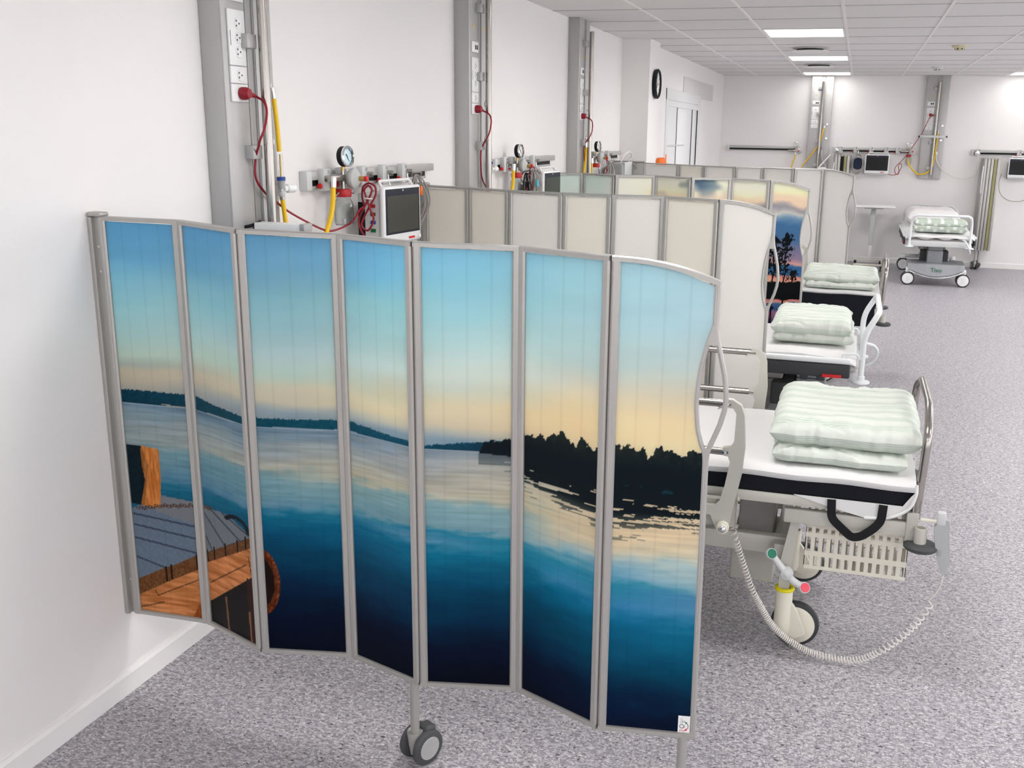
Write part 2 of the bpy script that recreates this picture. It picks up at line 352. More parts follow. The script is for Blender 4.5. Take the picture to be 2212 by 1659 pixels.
# ceiling: slab with separate tiles and runners hung below it
GX = 0.684; GX0 = 0.643; GY = 0.757; GY0 = 8.83
ceil = struct(MB().box(-0.2, YF - 0.2, ZC + 0.03, XR + 0.2, YB + 0.2, ZC + 0.15).build('ceiling', 'plenum'))
lamps = []
for i, r in ((1, 0), (5, 0), (9, 0)):
    for k in range(-4, 3): lamps.append((i, k * 4))
lampset = set(lamps)
tm = {}
def tile(x0, x1, y0, y1):
    key = (round(x1 - x0, 3), round(y1 - y0, 3))
    if key not in tm:
        hx, hy = key[0] / 2 - 0.001, key[1] / 2 - 0.005
        tm[key] = MB().rbox(-hx, -hy, 0, hx, hy, 0.018, 0.003, 1).mesh('ceiling_tile', 'ceiling_white')
    o = link('ceiling_tile', tm[key], ceil); o.location = ((x0 + x1) / 2, (y0 + y1) / 2, ZC); return o
for i in range(0, 12):
    x0 = max(0.0, GX0 + (i - 1) * GX); x1 = min(XR, GX0 + i * GX)
    if x1 - x0 < 0.05: continue
    for j in range(-17, 10):
        y0 = max(YF, GY0 + j * GY); y1 = min(YB, GY0 + (j + 1) * GY)
        if y1 - y0 < 0.03 or (i - 1, j) in lampset and i >= 1: continue
        if y0 < 3.9: continue
        if y0 >= COLY1 and x1 <= DWX: continue
        tile(x0, x1, y0, y1)
fill = MB()
for i in range(0, 12):
    x0 = max(0.0, GX0 + (i - 1) * GX); x1 = min(XR, GX0 + i * GX)
    if x1 - x0 < 0.05: continue
    for j in range(-17, 0):
        y0 = max(YF, GY0 + j * GY); y1 = min(YB, GY0 + (j + 1) * GY)
        if y0 < 3.9 and y1 > YF and (i - 1, j) not in lampset: fill.box(x0 + 0.001, y0 + 0.0035, ZC, x1 - 0.001, y1 - 0.0035, ZC + 0.018)
fo = fill.build('ceiling_field', 'ceiling_white', ceil); fo['kind'] = 'stuff'
for i in range(0, 11):
    x = GX0 + i * GX
    MB().rbox(x - 0.011, YF, ZC - 0.004, x + 0.011, YB, ZC + 0.012, 0.002, 1).build('grid_runner', 'grid_white', ceil)

for j in range(-7, 10):
    y = GY0 + j * GY
    if y < YB - .02: MB().box(0.0 if y < COLY0 else DWX, y - .004, ZC - .003, XR, y + .004, ZC + .008).build('cross_tee', 'tee_grey', ceil)

# recessed lamps
LAMPN = {}
def lamp(i, j):
    x0 = GX0 + i * GX; y0 = GY0 + j * GY; cx = x0 + GX / 2; cy = min(y0 + GY / 2, YB - GY / 2 - 0.01)
    row = {1: 'over the screens', 5: 'in the middle row', 9: 'in the window row'}[i]
    if j >= 0: lb = 'bright rectangular ceiling lamp %s, %s' % (row, {0: 'third from the back wall', 4: 'second from the back wall', 8: 'right at the back wall'}[j])
    else: lb = 'bright rectangular ceiling lamp %s, %s from the back wall' % (row, {-4: 'fourth', -8: 'fifth', -12: 'sixth', -16: 'seventh'}[j])
    t = thing('ceiling_lamp', lb, 'lamp', (cx, cy, ZC), 0, 'recessed ceiling lamps')
    fr = MB(); hx, hy, wd = GX / 2 - 0.012, GY / 2 - 0.006, 0.016
    fr.box(-hx, -hy, -0.003, hx, -hy + wd, 0.02); fr.box(-hx, hy - wd, -0.003, hx, hy, 0.02); fr.box(-hx, -hy + wd, -0.003, -hx + wd, hy - wd, 0.02); fr.box(hx - wd, -hy + wd, -0.003, hx, hy - wd, 0.02)
    fr.build('lamp_frame', 'grid_white', t)
    MB().rbox(-hx + wd, -hy + wd, 0.0, hx - wd, hy - wd, 0.015, 0.004, 1).build('diffuser', 'lamp', t)
    ld = bpy.data.lights.new('lamp_light', 'AREA'); ld.shape = 'RECTANGLE'; ld.size = 2 * (hx - wd); ld.size_y = 2 * (hy - wd); ld.energy = LAMP_WATTS * {8: 0.22, 4: 1.45}.get(j, 1.0); ld.color = LAMP_COLOR; ld.spread = math.radians(LAMP_SPREAD)
    lo = bpy.data.objects.new('lamp_light', ld); COL.objects.link(lo); lo.parent = t; lo.location = (0, 0, -.004)
for i, j in lamps: lamp(i, j)

# round ventilation diffusers and smoke detectors
def vent(x, y, lb):
    t = thing('air_diffuser', lb, 'vent', (x, y, ZC), 0, 'round air diffusers')
    MB().lathe([(0.0, 0.0), (0.155, 0.0), (0.165, -0.006), (0.165, -0.010), (0.0, -0.010)], n=40).build('mounting_ring', 'grid_white', t)
    MB().lathe([(0.0, -0.010), (0.13, -0.010), (0.13, -0.028), (0.0, -0.028)], n=40).build('throat', 'bumper_grey', t)
    MB().lathe([(0.0, -0.046), (0.12, -0.044), (0.185, -0.036), (0.186, -0.031), (0.13, -0.027), (0.0, -0.027)], n=40).build('disc', 'grid_white', t)
vent(1.64, 10.78, 'round white air diffuser between the two nearer ceiling lamps'); vent(1.63, 13.26, 'round white air diffuser nearer the back wall, beyond the middle lamp')
def smoke(x, y, m, lb):
    t = thing('smoke_detector', lb, 'detector', (x, y, ZC), 0, 'smoke detectors')
    MB().lathe([(0.0, 0.0), (0.07, 0.0), (0.07, -0.014), (0.062, -0.022), (0.0, -0.022)], n=32).build('base', m, t)
    MB().lathe([(0.0, -0.05), (0.034, -0.047), (0.042, -0.022), (0.0, -0.022)], n=32).build('head', m, t)
    for k in range(6):
        s = MB(); a = k * PI / 3; s.rbox(-0.006, -0.006, -0.006, 0.006, 0.006, 0.006, 0.001, 1, Matrix.Translation((0.037 * math.cos(a), 0.037 * math.sin(a), -0.034)))
        s.build('vent_slot', 'black', t)
smoke(3.02, 10.6, 'sensor_cream', 'yellowed cream smoke detector on the ceiling, the nearer one'); smoke(3.04, 13.82, 'light_grey_plastic', 'small pale grey smoke detector on the ceiling near the back wall')

# sliding door in the left-hand wall beyond the pier
d = bpy.data.objects.new('door_1', None); COL.objects.link(d); d.location = (DWX, 11.05, 0); d['kind'] = 'structure'; d['label'] = 'pale two-leaf sliding door beyond the clock, dark gaps between the leaves'
fr = MB(); fr.rbox(-0.12, 0.0, 0, 0.012, 0.12, 2.305, 0.004); fr.rbox(-0.12, 2.29, 0, 0.012, 2.41, 2.305, 0.004); fr.build('door_jambs', 'door_white', d)
MB().rbox(-0.12, 0.0, 2.185, 0.014, 2.41, 2.305, 0.004).build('door_head', 'door_white', d)
MB().box(-0.06, 0.12, 0.0, -0.045, 2.29, 2.13).build('dark_gap', 'black', d)
MB().rbox(-0.044, 0.12, 0.0, -0.012, 0.79, 2.13, 0.004).build('door_leaf', 'door_white', d)
l2 = MB().rbox(-0.044, 0.835, 0.0, -0.012, 1.88, 2.13, 0.004).build('door_leaf', 'door_white', d)
MB().rbox(-0.044, 1.945, 0.0, -0.012, 2.29, 2.13, 0.004).build('door_leaf', 'door_white', d)
MB().rbox(-0.012, 0.14, 1.690, -0.002, 1.35, 1.705, 0.003).build('push_bar', 'light_grey_plastic', d)
for a_, b_ in ((0.79, 0.835), (1.88, 1.945)): MB().box(-0.044, a_, 0.0, -0.0115, b_, 2.13).build('seal_strip', 'black', d)  # black strips fill the leaf gaps, standing in for their darkness
MB().box(-0.05, 0.12, 2.12, 0.0, 2.29, 2.185).build('track_cover', 'door_white', d)
struct(MB().rbox(DWX - 0.004, 12.12, 2.27, DWX + 0.012, 14.57, 2.478, 0.003).build('trim_1', 'board_grey'))

# wall clock on the side of the pier
t = thing('wall_clock', 'round wall clock with thick black rim and white dial on the pier', 'clock', (COLX, 9.84, 2.29), 0)
MB().lathe([(0.0, 0.0), (0.115, 0.0), (0.135, 0.012), (0.138, 0.035), (0.125, 0.046), (0.113, 0.038), (0.113, 0.025), (0, 0.025)], axis=(1, 0, 0), n=48).build('rim', 'black', t)
dial = MB().lathe([(0.0, 0.028), (0.113, 0.028), (0.113, 0.022), (0, 0.022)], axis=(1, 0, 0), n=48).build('dial', 'gauge_white', t)
for k in range(12): MB().rbox(0.028, -0.003, 0.088, 0.0295, 0.003, 0.106, 0.0005, 1, Matrix.Rotation(k * PI / 6, 4, 'X')).build('hour_mark', 'black_ink', dial)
MB().rbox(0.030, -0.004, -0.01, 0.032, 0.004, 0.06, 0.001, 1, Matrix.Rotation(2.3, 4, 'X')).build('hour_hand', 'black_ink', t)
MB().rbox(0.033, -0.003, -0.015, 0.035, 0.003, 0.088, 0.001, 1, Matrix.Rotation(0.5, 4, 'X')).build('minute_hand', 'black_ink', t)

# orange container and notice next to the door
t = thing('wall_dispenser', 'clear wall holder with rounded orange containers beside the sliding door', 'dispenser', (DWX, 10.36, 1.40), 0)
MB().rbox(0, 0, 0, 0.012, 0.26, 0.2, 0.004).build('back_plate', 'white_plastic', t)
for k in range(2): MB().lathe([(0.0, 0.0), (0.045, 0.0), (0.055, 0.04), (0.05, 0.12), (0.03, 0.165), (0.0, 0.17)], o=(0.075, 0.07 + 0.12 * k, 0.02)).build('orange_container', 'orange_plastic', t)
MB().rbox(0.0, 0.0, 0.0, 0.14, 0.26, 0.015, 0.004).build('holder_tray', 'white_plastic', t)
t = thing('notice_strip', 'narrow orange and white notice stuck on the door frame', 'notice', (DWX + 0.0125, 11.06, 1.41), 0)
MB().rbox(0.0, 0.0, 0.0, 0.003, 0.09, 0.21, 0.001, 1).build('paper', 'white_plastic', t)
MB().rbox(0.003, 0.008, 0.10, 0.0036, 0.082, 0.20, 0.0002, 1).build('orange_block', 'orange_plastic', t)
MB().rbox(0.003, 0.02, 0.03, 0.0036, 0.07, 0.08, 0.0002, 1).build('black_block', 'black_ink', t)

# ------------------------------------------------------------------ folding privacy screens
def vnoise(x, y, sx, sy, seed, octaves=3):
    out = np.zeros_like(x, dtype=float); amp = 1.0; tot = 0
    for o in range(octaves):
        g = np.random.default_rng(seed * 31 + o).random((64, 64)); X = x * sx * 2 ** o; Y = y * sy * 2 ** o
        xi = np.floor(X).astype(int); yi = np.floor(Y).astype(int); fx = X - xi; fy = Y - yi; fx = fx * fx * (3 - 2 * fx); fy = fy * fy * (3 - 2 * fy)
        a = g[xi % 64, yi % 64]; b = g[(xi + 1) % 64, yi % 64]; c = g[xi % 64, (yi + 1) % 64]; dd = g[(xi + 1) % 64, (yi + 1) % 64]
        out += amp * ((a * (1 - fx) + b * fx) * (1 - fy) + (c * (1 - fx) + dd * fx) * fy); tot += amp; amp *= 0.5
    return out / tot
def inpoly(x, y, poly):
    r = np.zeros(x.shape, bool); n = len(poly); j = n - 1
    for i in range(n):
        xi, yi = poly[i]; xj, yj = poly[j]
        if yi != yj: r ^= ((yi > y) != (yj > y)) & (x < (xj - xi) * (y - yi) / (yj - yi) + xi)
        j = i
    return r
def segd(x, y, a, b, ax=0.28):
    px, py = (x - a[0]) * ax, y - a[1]; dx, dy = (b[0] - a[0]) * ax, b[1] - a[1]; t = np.clip((px * dx + py * dy) / (dx * dx + dy * dy), 0, 1)
    return np.hypot(px - t * dx, py - t * dy)
def ramp(z, table):
    zs = np.array([t[0] for t in table]); cs = np.array([t[1] for t in table], float); o = np.argsort(zs)
    return np.stack([np.interp(z, zs[o], cs[o, k]) for k in range(3)], -1)
def ramps(U, z, cols):
    us = [c[0] for c in cols]; R = np.stack([ramp(z, c[1]) for c in cols]); idx = np.clip(np.searchsorted(us, U) - 1, 0, len(us) - 2)
    t = np.zeros(U.shape); 
    for i in range(len(us) - 1): t = np.where(idx == i, np.clip((U - us[i]) / (us[i + 1] - us[i]), 0, 1), t)
    A = np.take_along_axis(R, idx[None, ..., None], 0)[0]; B = np.take_along_axis(R, (idx + 1)[None, ..., None], 0)[0]
    return A + (B - A) * t[..., None]
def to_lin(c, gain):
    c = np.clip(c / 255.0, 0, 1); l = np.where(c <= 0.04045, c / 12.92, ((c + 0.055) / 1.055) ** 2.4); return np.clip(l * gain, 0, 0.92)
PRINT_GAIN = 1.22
def lake_print(U, z):
    """the printed lake picture: U counts panels from the wall, z is height"""
    n1 = vnoise(U, z, 1.2, 9, 1); n2 = vnoise(U, z, 5, 60, 2); n3 = vnoise(U, z, 2.2, 170, 3, 2); n4 = vnoise(U, z, 1.5, 26, 5)
    zz = z + (n1 - 0.5) * 0.05
    sky = [(0.0, [(1.57, (112, 178, 213)), (1.45, (119, 182, 211)), (1.40, (142, 197, 214)), (1.3, (168, 210, 214)), (1.22, (178, 207, 205)), (1.165, (192, 209, 196)), (1.13, (172, 184, 176)), (1.11, (198, 190, 172)), (1.07, (196, 188, 170)), (1.045, (176, 174, 166))]),  # wall-side column painted lighter to offset the shade on that panel
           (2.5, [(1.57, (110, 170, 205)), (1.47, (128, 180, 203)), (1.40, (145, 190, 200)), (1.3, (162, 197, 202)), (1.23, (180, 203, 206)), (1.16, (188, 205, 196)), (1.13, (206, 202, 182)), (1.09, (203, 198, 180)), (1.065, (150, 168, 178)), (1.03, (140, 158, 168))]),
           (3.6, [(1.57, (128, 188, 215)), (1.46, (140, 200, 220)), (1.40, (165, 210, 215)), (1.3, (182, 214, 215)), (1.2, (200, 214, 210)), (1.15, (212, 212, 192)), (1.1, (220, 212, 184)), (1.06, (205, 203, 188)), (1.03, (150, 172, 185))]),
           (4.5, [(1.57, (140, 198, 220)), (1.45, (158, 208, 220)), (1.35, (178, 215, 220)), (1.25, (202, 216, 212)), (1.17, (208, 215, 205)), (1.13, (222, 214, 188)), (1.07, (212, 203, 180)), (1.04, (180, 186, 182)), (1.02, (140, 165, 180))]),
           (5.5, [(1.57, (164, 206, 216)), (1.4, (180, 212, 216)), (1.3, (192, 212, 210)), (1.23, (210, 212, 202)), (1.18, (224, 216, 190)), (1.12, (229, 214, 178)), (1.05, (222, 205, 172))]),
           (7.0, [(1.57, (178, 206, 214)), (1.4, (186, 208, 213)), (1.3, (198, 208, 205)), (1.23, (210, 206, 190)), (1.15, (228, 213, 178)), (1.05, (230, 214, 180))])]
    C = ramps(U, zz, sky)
    C += ((vnoise(U, z, 0.8, 14, 9) - 0.5) * 14)[..., None]
    # water
    zw = z + (n4 - 0.5) * 0.05 + (n2 - 0.5) * 0.035
    wat = [(0.0, [(1.0, (120, 146, 162)), (0.93, (150, 165, 168)), (0.87, (150, 166, 168)), (0.83, (118, 155, 168)), (0.77, (95, 142, 165)), (0.71, (36, 113, 139)), (0.64, (6, 92, 120)), (0.5, (0, 65, 96))]),
           (2.0, [(1.0, (102, 132, 152)), (0.945, (150, 165, 170)), (0.88, (176, 176, 166)), (0.86, (125, 162, 170)), (0.79, (112, 154, 166)), (0.755, (88, 140, 166)), (0.735, (4, 108, 139)), (0.68, (0, 84, 119)), (0.55, (0, 50, 84)), (0.42, (0, 20, 50)), (0.29, (0, 6, 30))]),
           (3.0, [(1.0, (112, 140, 160)), (0.95, (165, 174, 174)), (0.86, (190, 186, 168)), (0.84, (150, 176, 176)), (0.76, (120, 162, 174)), (0.735, (46, 131, 157)), (0.69, (6, 108, 144)), (0.6, (0, 74, 107)), (0.47, (0, 33, 63)), (0.4, (0, 14, 40)), (0.29, (0, 6, 28))]),
           (4.0, [(1.0, (138, 155, 168)), (0.955, (170, 175, 175)), (0.86, (190, 188, 172)), (0.835, (136, 172, 178)), (0.765, (126, 166, 176)), (0.75, (36, 131, 161)), (0.72, (105, 156, 182)), (0.69, (10, 120, 153)), (0.6, (0, 82, 117)), (0.49, (0, 48, 80)), (0.41, (0, 18, 46)), (0.29, (0, 6, 26))]),
           (4.95, [(0.99, (140, 156, 168)), (0.95, (176, 178, 172)), (0.87, (196, 190, 170)), (0.835, (150, 178, 180)), (0.765, (132, 170, 180)), (0.745, (41, 137, 165)), (0.70, (20, 127, 155)), (0.6, (0, 82, 115)), (0.49, (0, 46, 76)), (0.4, (0, 18, 46)), (0.29, (0, 6, 26))]),
           (5.5, [(0.99, (190, 184, 168)), (0.85, (206, 197, 172)), (0.80, (192, 190, 176)), (0.765, (150, 182, 190)), (0.72, (40, 141, 168)), (0.68, (70, 146, 180)), (0.64, (0, 114, 149)), (0.55, (0, 80, 111)), (0.45, (0, 50, 80)), (0.39, (0, 22, 54)), (0.29, (0, 10, 34))]),
           (6.2, [(0.99, (215, 198, 168)), (0.84, (218, 203, 174)), (0.80, (206, 200, 180)), (0.765, (170, 192, 196)), (0.725, (120, 170, 190)), (0.70, (46, 139, 165)), (0.655, (66, 142, 182)), (0.605, (6, 114, 151)), (0.5, (0, 84, 117)), (0.41, (0, 48, 78)), (0.35, (0, 26, 60)), (0.29, (0, 16, 46))]),
           (7.0, [(0.99, (212, 196, 168)), (0.84, (218, 204, 176)), (0.80, (205, 202, 184)), (0.76, (176, 196, 196)), (0.71, (140, 180, 190)), (0.68, (86, 148, 180)), (0.63, (90, 150, 184)), (0.58, (10, 116, 149)), (0.48, (0, 84, 115)), (0.38, (0, 44, 72)), (0.29, (0, 18, 48))])]
    W = ramps(U, zw, wat)
    near = np.clip((z - 0.60) / 0.4, 0, 1)
    W += ((n3 - 0.5) * 46 * near)[..., None] + ((n2 - 0.5) * 18 * near)[..., None]
    water = z < 1.003 - 0.0008 * U
    C = np.where(water[..., None], W, C)
    # far hills
    hx = [0, .29, .57, .92, 1.08, 1.25, 1.55, 1.9, 2.1, 2.7, 2.82, 2.93, 3.1, 3.4, 3.7, 3.93, 4.1, 4.4, 4.7, 5.0]
    hz = [1.045, 1.047, 1.045, 1.046, 1.047, 1.040, 1.031, 1.027, 1.029, 1.029, 1.033, 1.031, 1.032, 1.026, 1.018, 1.019, 1.011, 1.020, 1.028, 1.03]
    jag = (vnoise(U, z * 0, 60, 1, 21) - 0.5) * 0.006
    hill = (z < np.interp(U, hx, hz) + jag) & (z > 1.003 - 0.0016 * np.clip(U - 3, 0, 5)) & (U < 5.0)
    hc = ramps(U, z, [(0, [(1.05, (6, 62, 84)), (1.0, (2, 56, 76))]), (2.5, [(1.05, (12, 84, 104)), (1.0, (8, 78, 98))]), (3.9, [(1.05, (40, 100, 126)), (1.0, (14, 82, 108))]), (4.5, [(1.05, (30, 88, 112)), (1.0, (10, 62, 84))]), (5, [(1.05, (10, 40, 55)), (1, (6, 32, 44))])])
    hc = hc + ((vnoise(U, z, 40, 140, 22) - 0.5) * 22)[..., None]
    C = np.where(hill[..., None], hc, C)
    rk = (segd(U, z, (0.60, 1.006), (0.92, 1.004)) < 0.0016); C[rk] = (168, 160, 150)
    sh = (np.abs(z - (1.0015 - 0.0008 * U)) < 0.0016) & (U < 4.6); C[sh] = C[sh] * 0.4 + np.array((175, 190, 200)) * 0.6
    # wooded island with its reflection
    ix = [4.60, 4.66, 4.72, 4.80, 4.84, 4.90, 5.08, 5.13, 5.17, 5.22, 5.27, 5.33, 5.37, 5.42, 5.46, 5.50, 5.545, 5.58, 5.64, 5.68, 5.705, 5.73, 5.77, 5.80, 5.86, 5.92, 6.08, 6.14, 6.19, 6.25, 6.30, 6.33, 6.345, 6.365, 6.40, 6.45, 6.51, 6.57, 6.62, 6.68, 6.73, 6.77, 6.82, 6.87, 6.93, 7.0]
    iz = [0.99, 1.02, 1.032, 1.02, 1.034, 1.038, 1.055, 1.058, 1.063, 1.057, 1.066, 1.058, 1.065, 1.076, 1.072, 1.089, 1.085, 1.070, 1.066, 1.056, 1.075, 1.088, 1.084, 1.072, 1.064, 1.07, 1.088, 1.080, 1.088, 1.081, 1.070, 1.075, 1.089, 1.076, 1.056, 1.072, 1.086, 1.081, 1.077, 1.074, 1.063, 1.075, 1.085, 1.076, 1.070, 1.058]
    jj = (vnoise(U, z, 34, 90, 31) - 0.5) * 0.022
    base = np.interp(U, [4.55, 5.0, 5.1, 7], [0.996, 0.985, 0.968, 0.955])
    isl = (z < np.interp(U, ix, iz) + jj) & (z > base) & (U > 4.55)
    crown = np.clip((z - 1.02) / 0.07, 0, 1) * vnoise(U, z, 26, 80, 33)
    ic = np.stack([8 + 58 * crown, 24 + 46 * crown, 32 + 22 * crown], -1)
    bl = (vnoise(U, z, 5, 150, 35, 1) > 0.86) & (z < 1.02); ic[bl] = (12, 54, 66)
    C = np.where(isl[..., None], ic, C)
    # reflection: dark body breaking into streaks
    lo = np.interp(U, [4.6, 4.9, 5.05, 5.5, 5.95, 6.1, 6.5, 7.0], [0.965, 0.95, 0.908, 0.885, 0.866, 0.860, 0.862, 0.870])
    t = np.clip((base - z) / (base - lo), -0.1, 1.4)
    st = 0.5 + 1.25 * (0.72 * vnoise(U, z + (n1 - .5) * 0.004, 3.2, 190, 41, 2) + 0.28 * vnoise(U, z, 9, 60, 43, 2) - 0.5)
    dark = (st > 0.16 + 0.42 * t + 0.08 * (t > 1)) & (t >= 0) & (t < 1.3) & (U > 4.6)
    soft = np.where(U < 5.0, 0.35, np.clip(1.5 - t, 0.35, 1))
    C = np.where(dark[..., None], C * (1 - soft[..., None]) + np.array((12, 26, 32)) * soft[..., None], C)
    # jetty
    g = vnoise(U, z, 70, 160, 51); wv = vnoise(U + z * 2, z, 4, 110, 52)
    def fill(poly, col, amp=18, nz=g):
        k = inpoly(U, z, poly); C[k] = np.array(col, float) + ((nz[k] - 0.5) * amp * 2)[:, None]; return k
    fill([(0.0, .395), (.04, .398), (.45, .454), (.55, .463), (.92, .514), (1.06, .53), (1.43, .582), (1.71, .622), (1.9, .646), (1.885, .655), (1.6, .684), (1.5, .692), (1.23, .69), (1.06, .692), (.92, .694), (.49, .705), (.2, .668), (0, .635)], (112, 128, 146), 11)
    k = inpoly(U, z, [(1.0, .70), (2.0, .70), (2.0, .6), (1.0, .52)]) & (C[..., 0] > 80) & (U > 1.0) & (U < 1.92) & (z < .692); C[k] = C[k] * 0.4 + np.array((134, 134, 134)) * 0.6
    k = inpoly(U, z, [(.15, .70), (.95, .70), (.95, .615), (.3, .655)]) & (C[..., 2] > 90) & (z < .70) & (np.abs(C[..., 0] - 112) < 30); C[k] = C[k] * 0.5 + np.array((146, 138, 132)) * 0.5
    for a, b in [((0, .634), (.96, .609)), ((0, .597), (.96, .568)), ((0, .552), (.96, .518)), ((0, .488), (.47, .454)), ((1.06, .67), (1.43, .582)), ((1.2, .688), (1.71, .622)), ((1.42, .69), (1.89, .65)), ((1.0, .62), (1.18, .548)), ((0.98, .58), (1.09, .535))]:
        dd = segd(U, z, a, b); k = dd < 0.0019; C[k] = (58, 72, 90); k = (dd >= 0.0019) & (dd < 0.0042); C[k] = C[k] * 0.82
    fill([(0.0, .395), (.04, .398), (.45, .454), (.55, .463), (.92, .514), (1.06, .53), (1.9, .646), (1.9, .612), (1.07, .497), (.93, .465), (.543, .414), (.08, .347), (0, .335)], (116, 76, 44), 30)
    for q in (.065, .47, .545, .90, 1.08, 1.22, 1.44, 1.66, 1.82):
        zc2 = np.interp(q, [0, .45, .92, 1.06, 1.9], [.365, .43, .49, .513, .628]); k = (np.abs(U - q) < 0.014) & (np.abs(z - zc2) < 0.027); C[k] = (40, 20, 12)
    fill([(0, .335), (.08, .347), (.543, .414), (.93, .465), (1.07, .497), (1.9, .612), (1.89, .516), (1.067, .362), (1.0, .34), (.96, .27), (0, .27)], (194, 131, 78), 40, wv)
    for a, b in [((.3, .37), (.33, .352)), ((.33, .352), (.93, .43)), ((.05, .30), (.4, .33)), ((1.1, .43), (1.8, .55)), ((1.85, .58), (1.88, .53))]:
        k = segd(U, z, a, b) < 0.0022; C[k] = C[k] * 0.55
    fill([(.62, .27), (.80, .295), (.93, .36), (.93, .27)], (150, 78, 30), 30); fill([(.66, .27), (.76, .294), (.79, .27)], (34, 16, 10), 8)
    fill([(1.0, .34), (1.067, .362), (1.89, .516), (1.92, .518), (1.92, .27), (1.0, .27)], (22, 16, 18), 10)
    k = (np.abs(U - 1.84) < 0.05) & (z < 0.505) & (U < 1.91); C[k] = (52, 26, 20)
    for a, b in [((1.387, .403), (1.406, .28)), ((1.811, .391), (1.82, .28))]: k = segd(U, z, a, b) < 0.0045; C[k] = (138, 96, 66)
    fill([(0.0, .866), (.268, .865), (.265, .80), (.30, .75), (.21, .664), (0.0, .668)], (10, 34, 44), 10)
    fill([(.268, .865), (.509, .858), (.50, .75), (.466, .660), (.205, .663), (.29, .75), (.262, .80)], (200, 131, 66), 36, vnoise(U, z, 50, 30, 55))
    k = inpoly(U, z, [(.27, .865), (.35, .80), (.255, .665), (.205, .663)]); C[k] *= 0.78
    for i in range(26):
        q = .16 + i * 0.042; zc2 = .657 + .003 * math.sin(i * 2.3) + np.interp(q, [.2, .5, 1.25], [-.004, .012, .034]); dd = np.hypot((U - q) * .28 / 1.5, z - zc2); k = (dd < 0.0055) & (dd > 0.0022) & ((U < .97) | (U > 1.03)); C[k] = (92, 70, 58)
    ty = np.hypot((U - 1.66) * .28 / .07, (z - .655) / .045); k = (ty < 1) & (ty > 0.72) & (z > .668 - (U - 1.6) * .06); C[k] = (22, 34, 44)
    rr = np.hypot((U - 2.02) * .28 / .060, (z - .512) / .110); k = (rr < 1) & (U > 2.0); C[k] = np.array((96, 44, 18)) + ((vnoise(U, z, 60, 60, 57)[k] - .5) * 60)[:, None]
    k = (rr < 0.72) & (U > 2.0); C[k] = np.array((30, 14, 12)); k = (np.abs(rr - 0.93) < 0.05) & (g > 0.55) & (U > 2.0); C[k] = (150, 80, 40)
    fr = U - np.floor(U)
    for q in (0.27, 0.5, 0.73): C *= (1 - 0.035 * np.exp(-((fr - q) / 0.012) ** 2))[..., None]
    return to_lin(C, PRINT_GAIN)
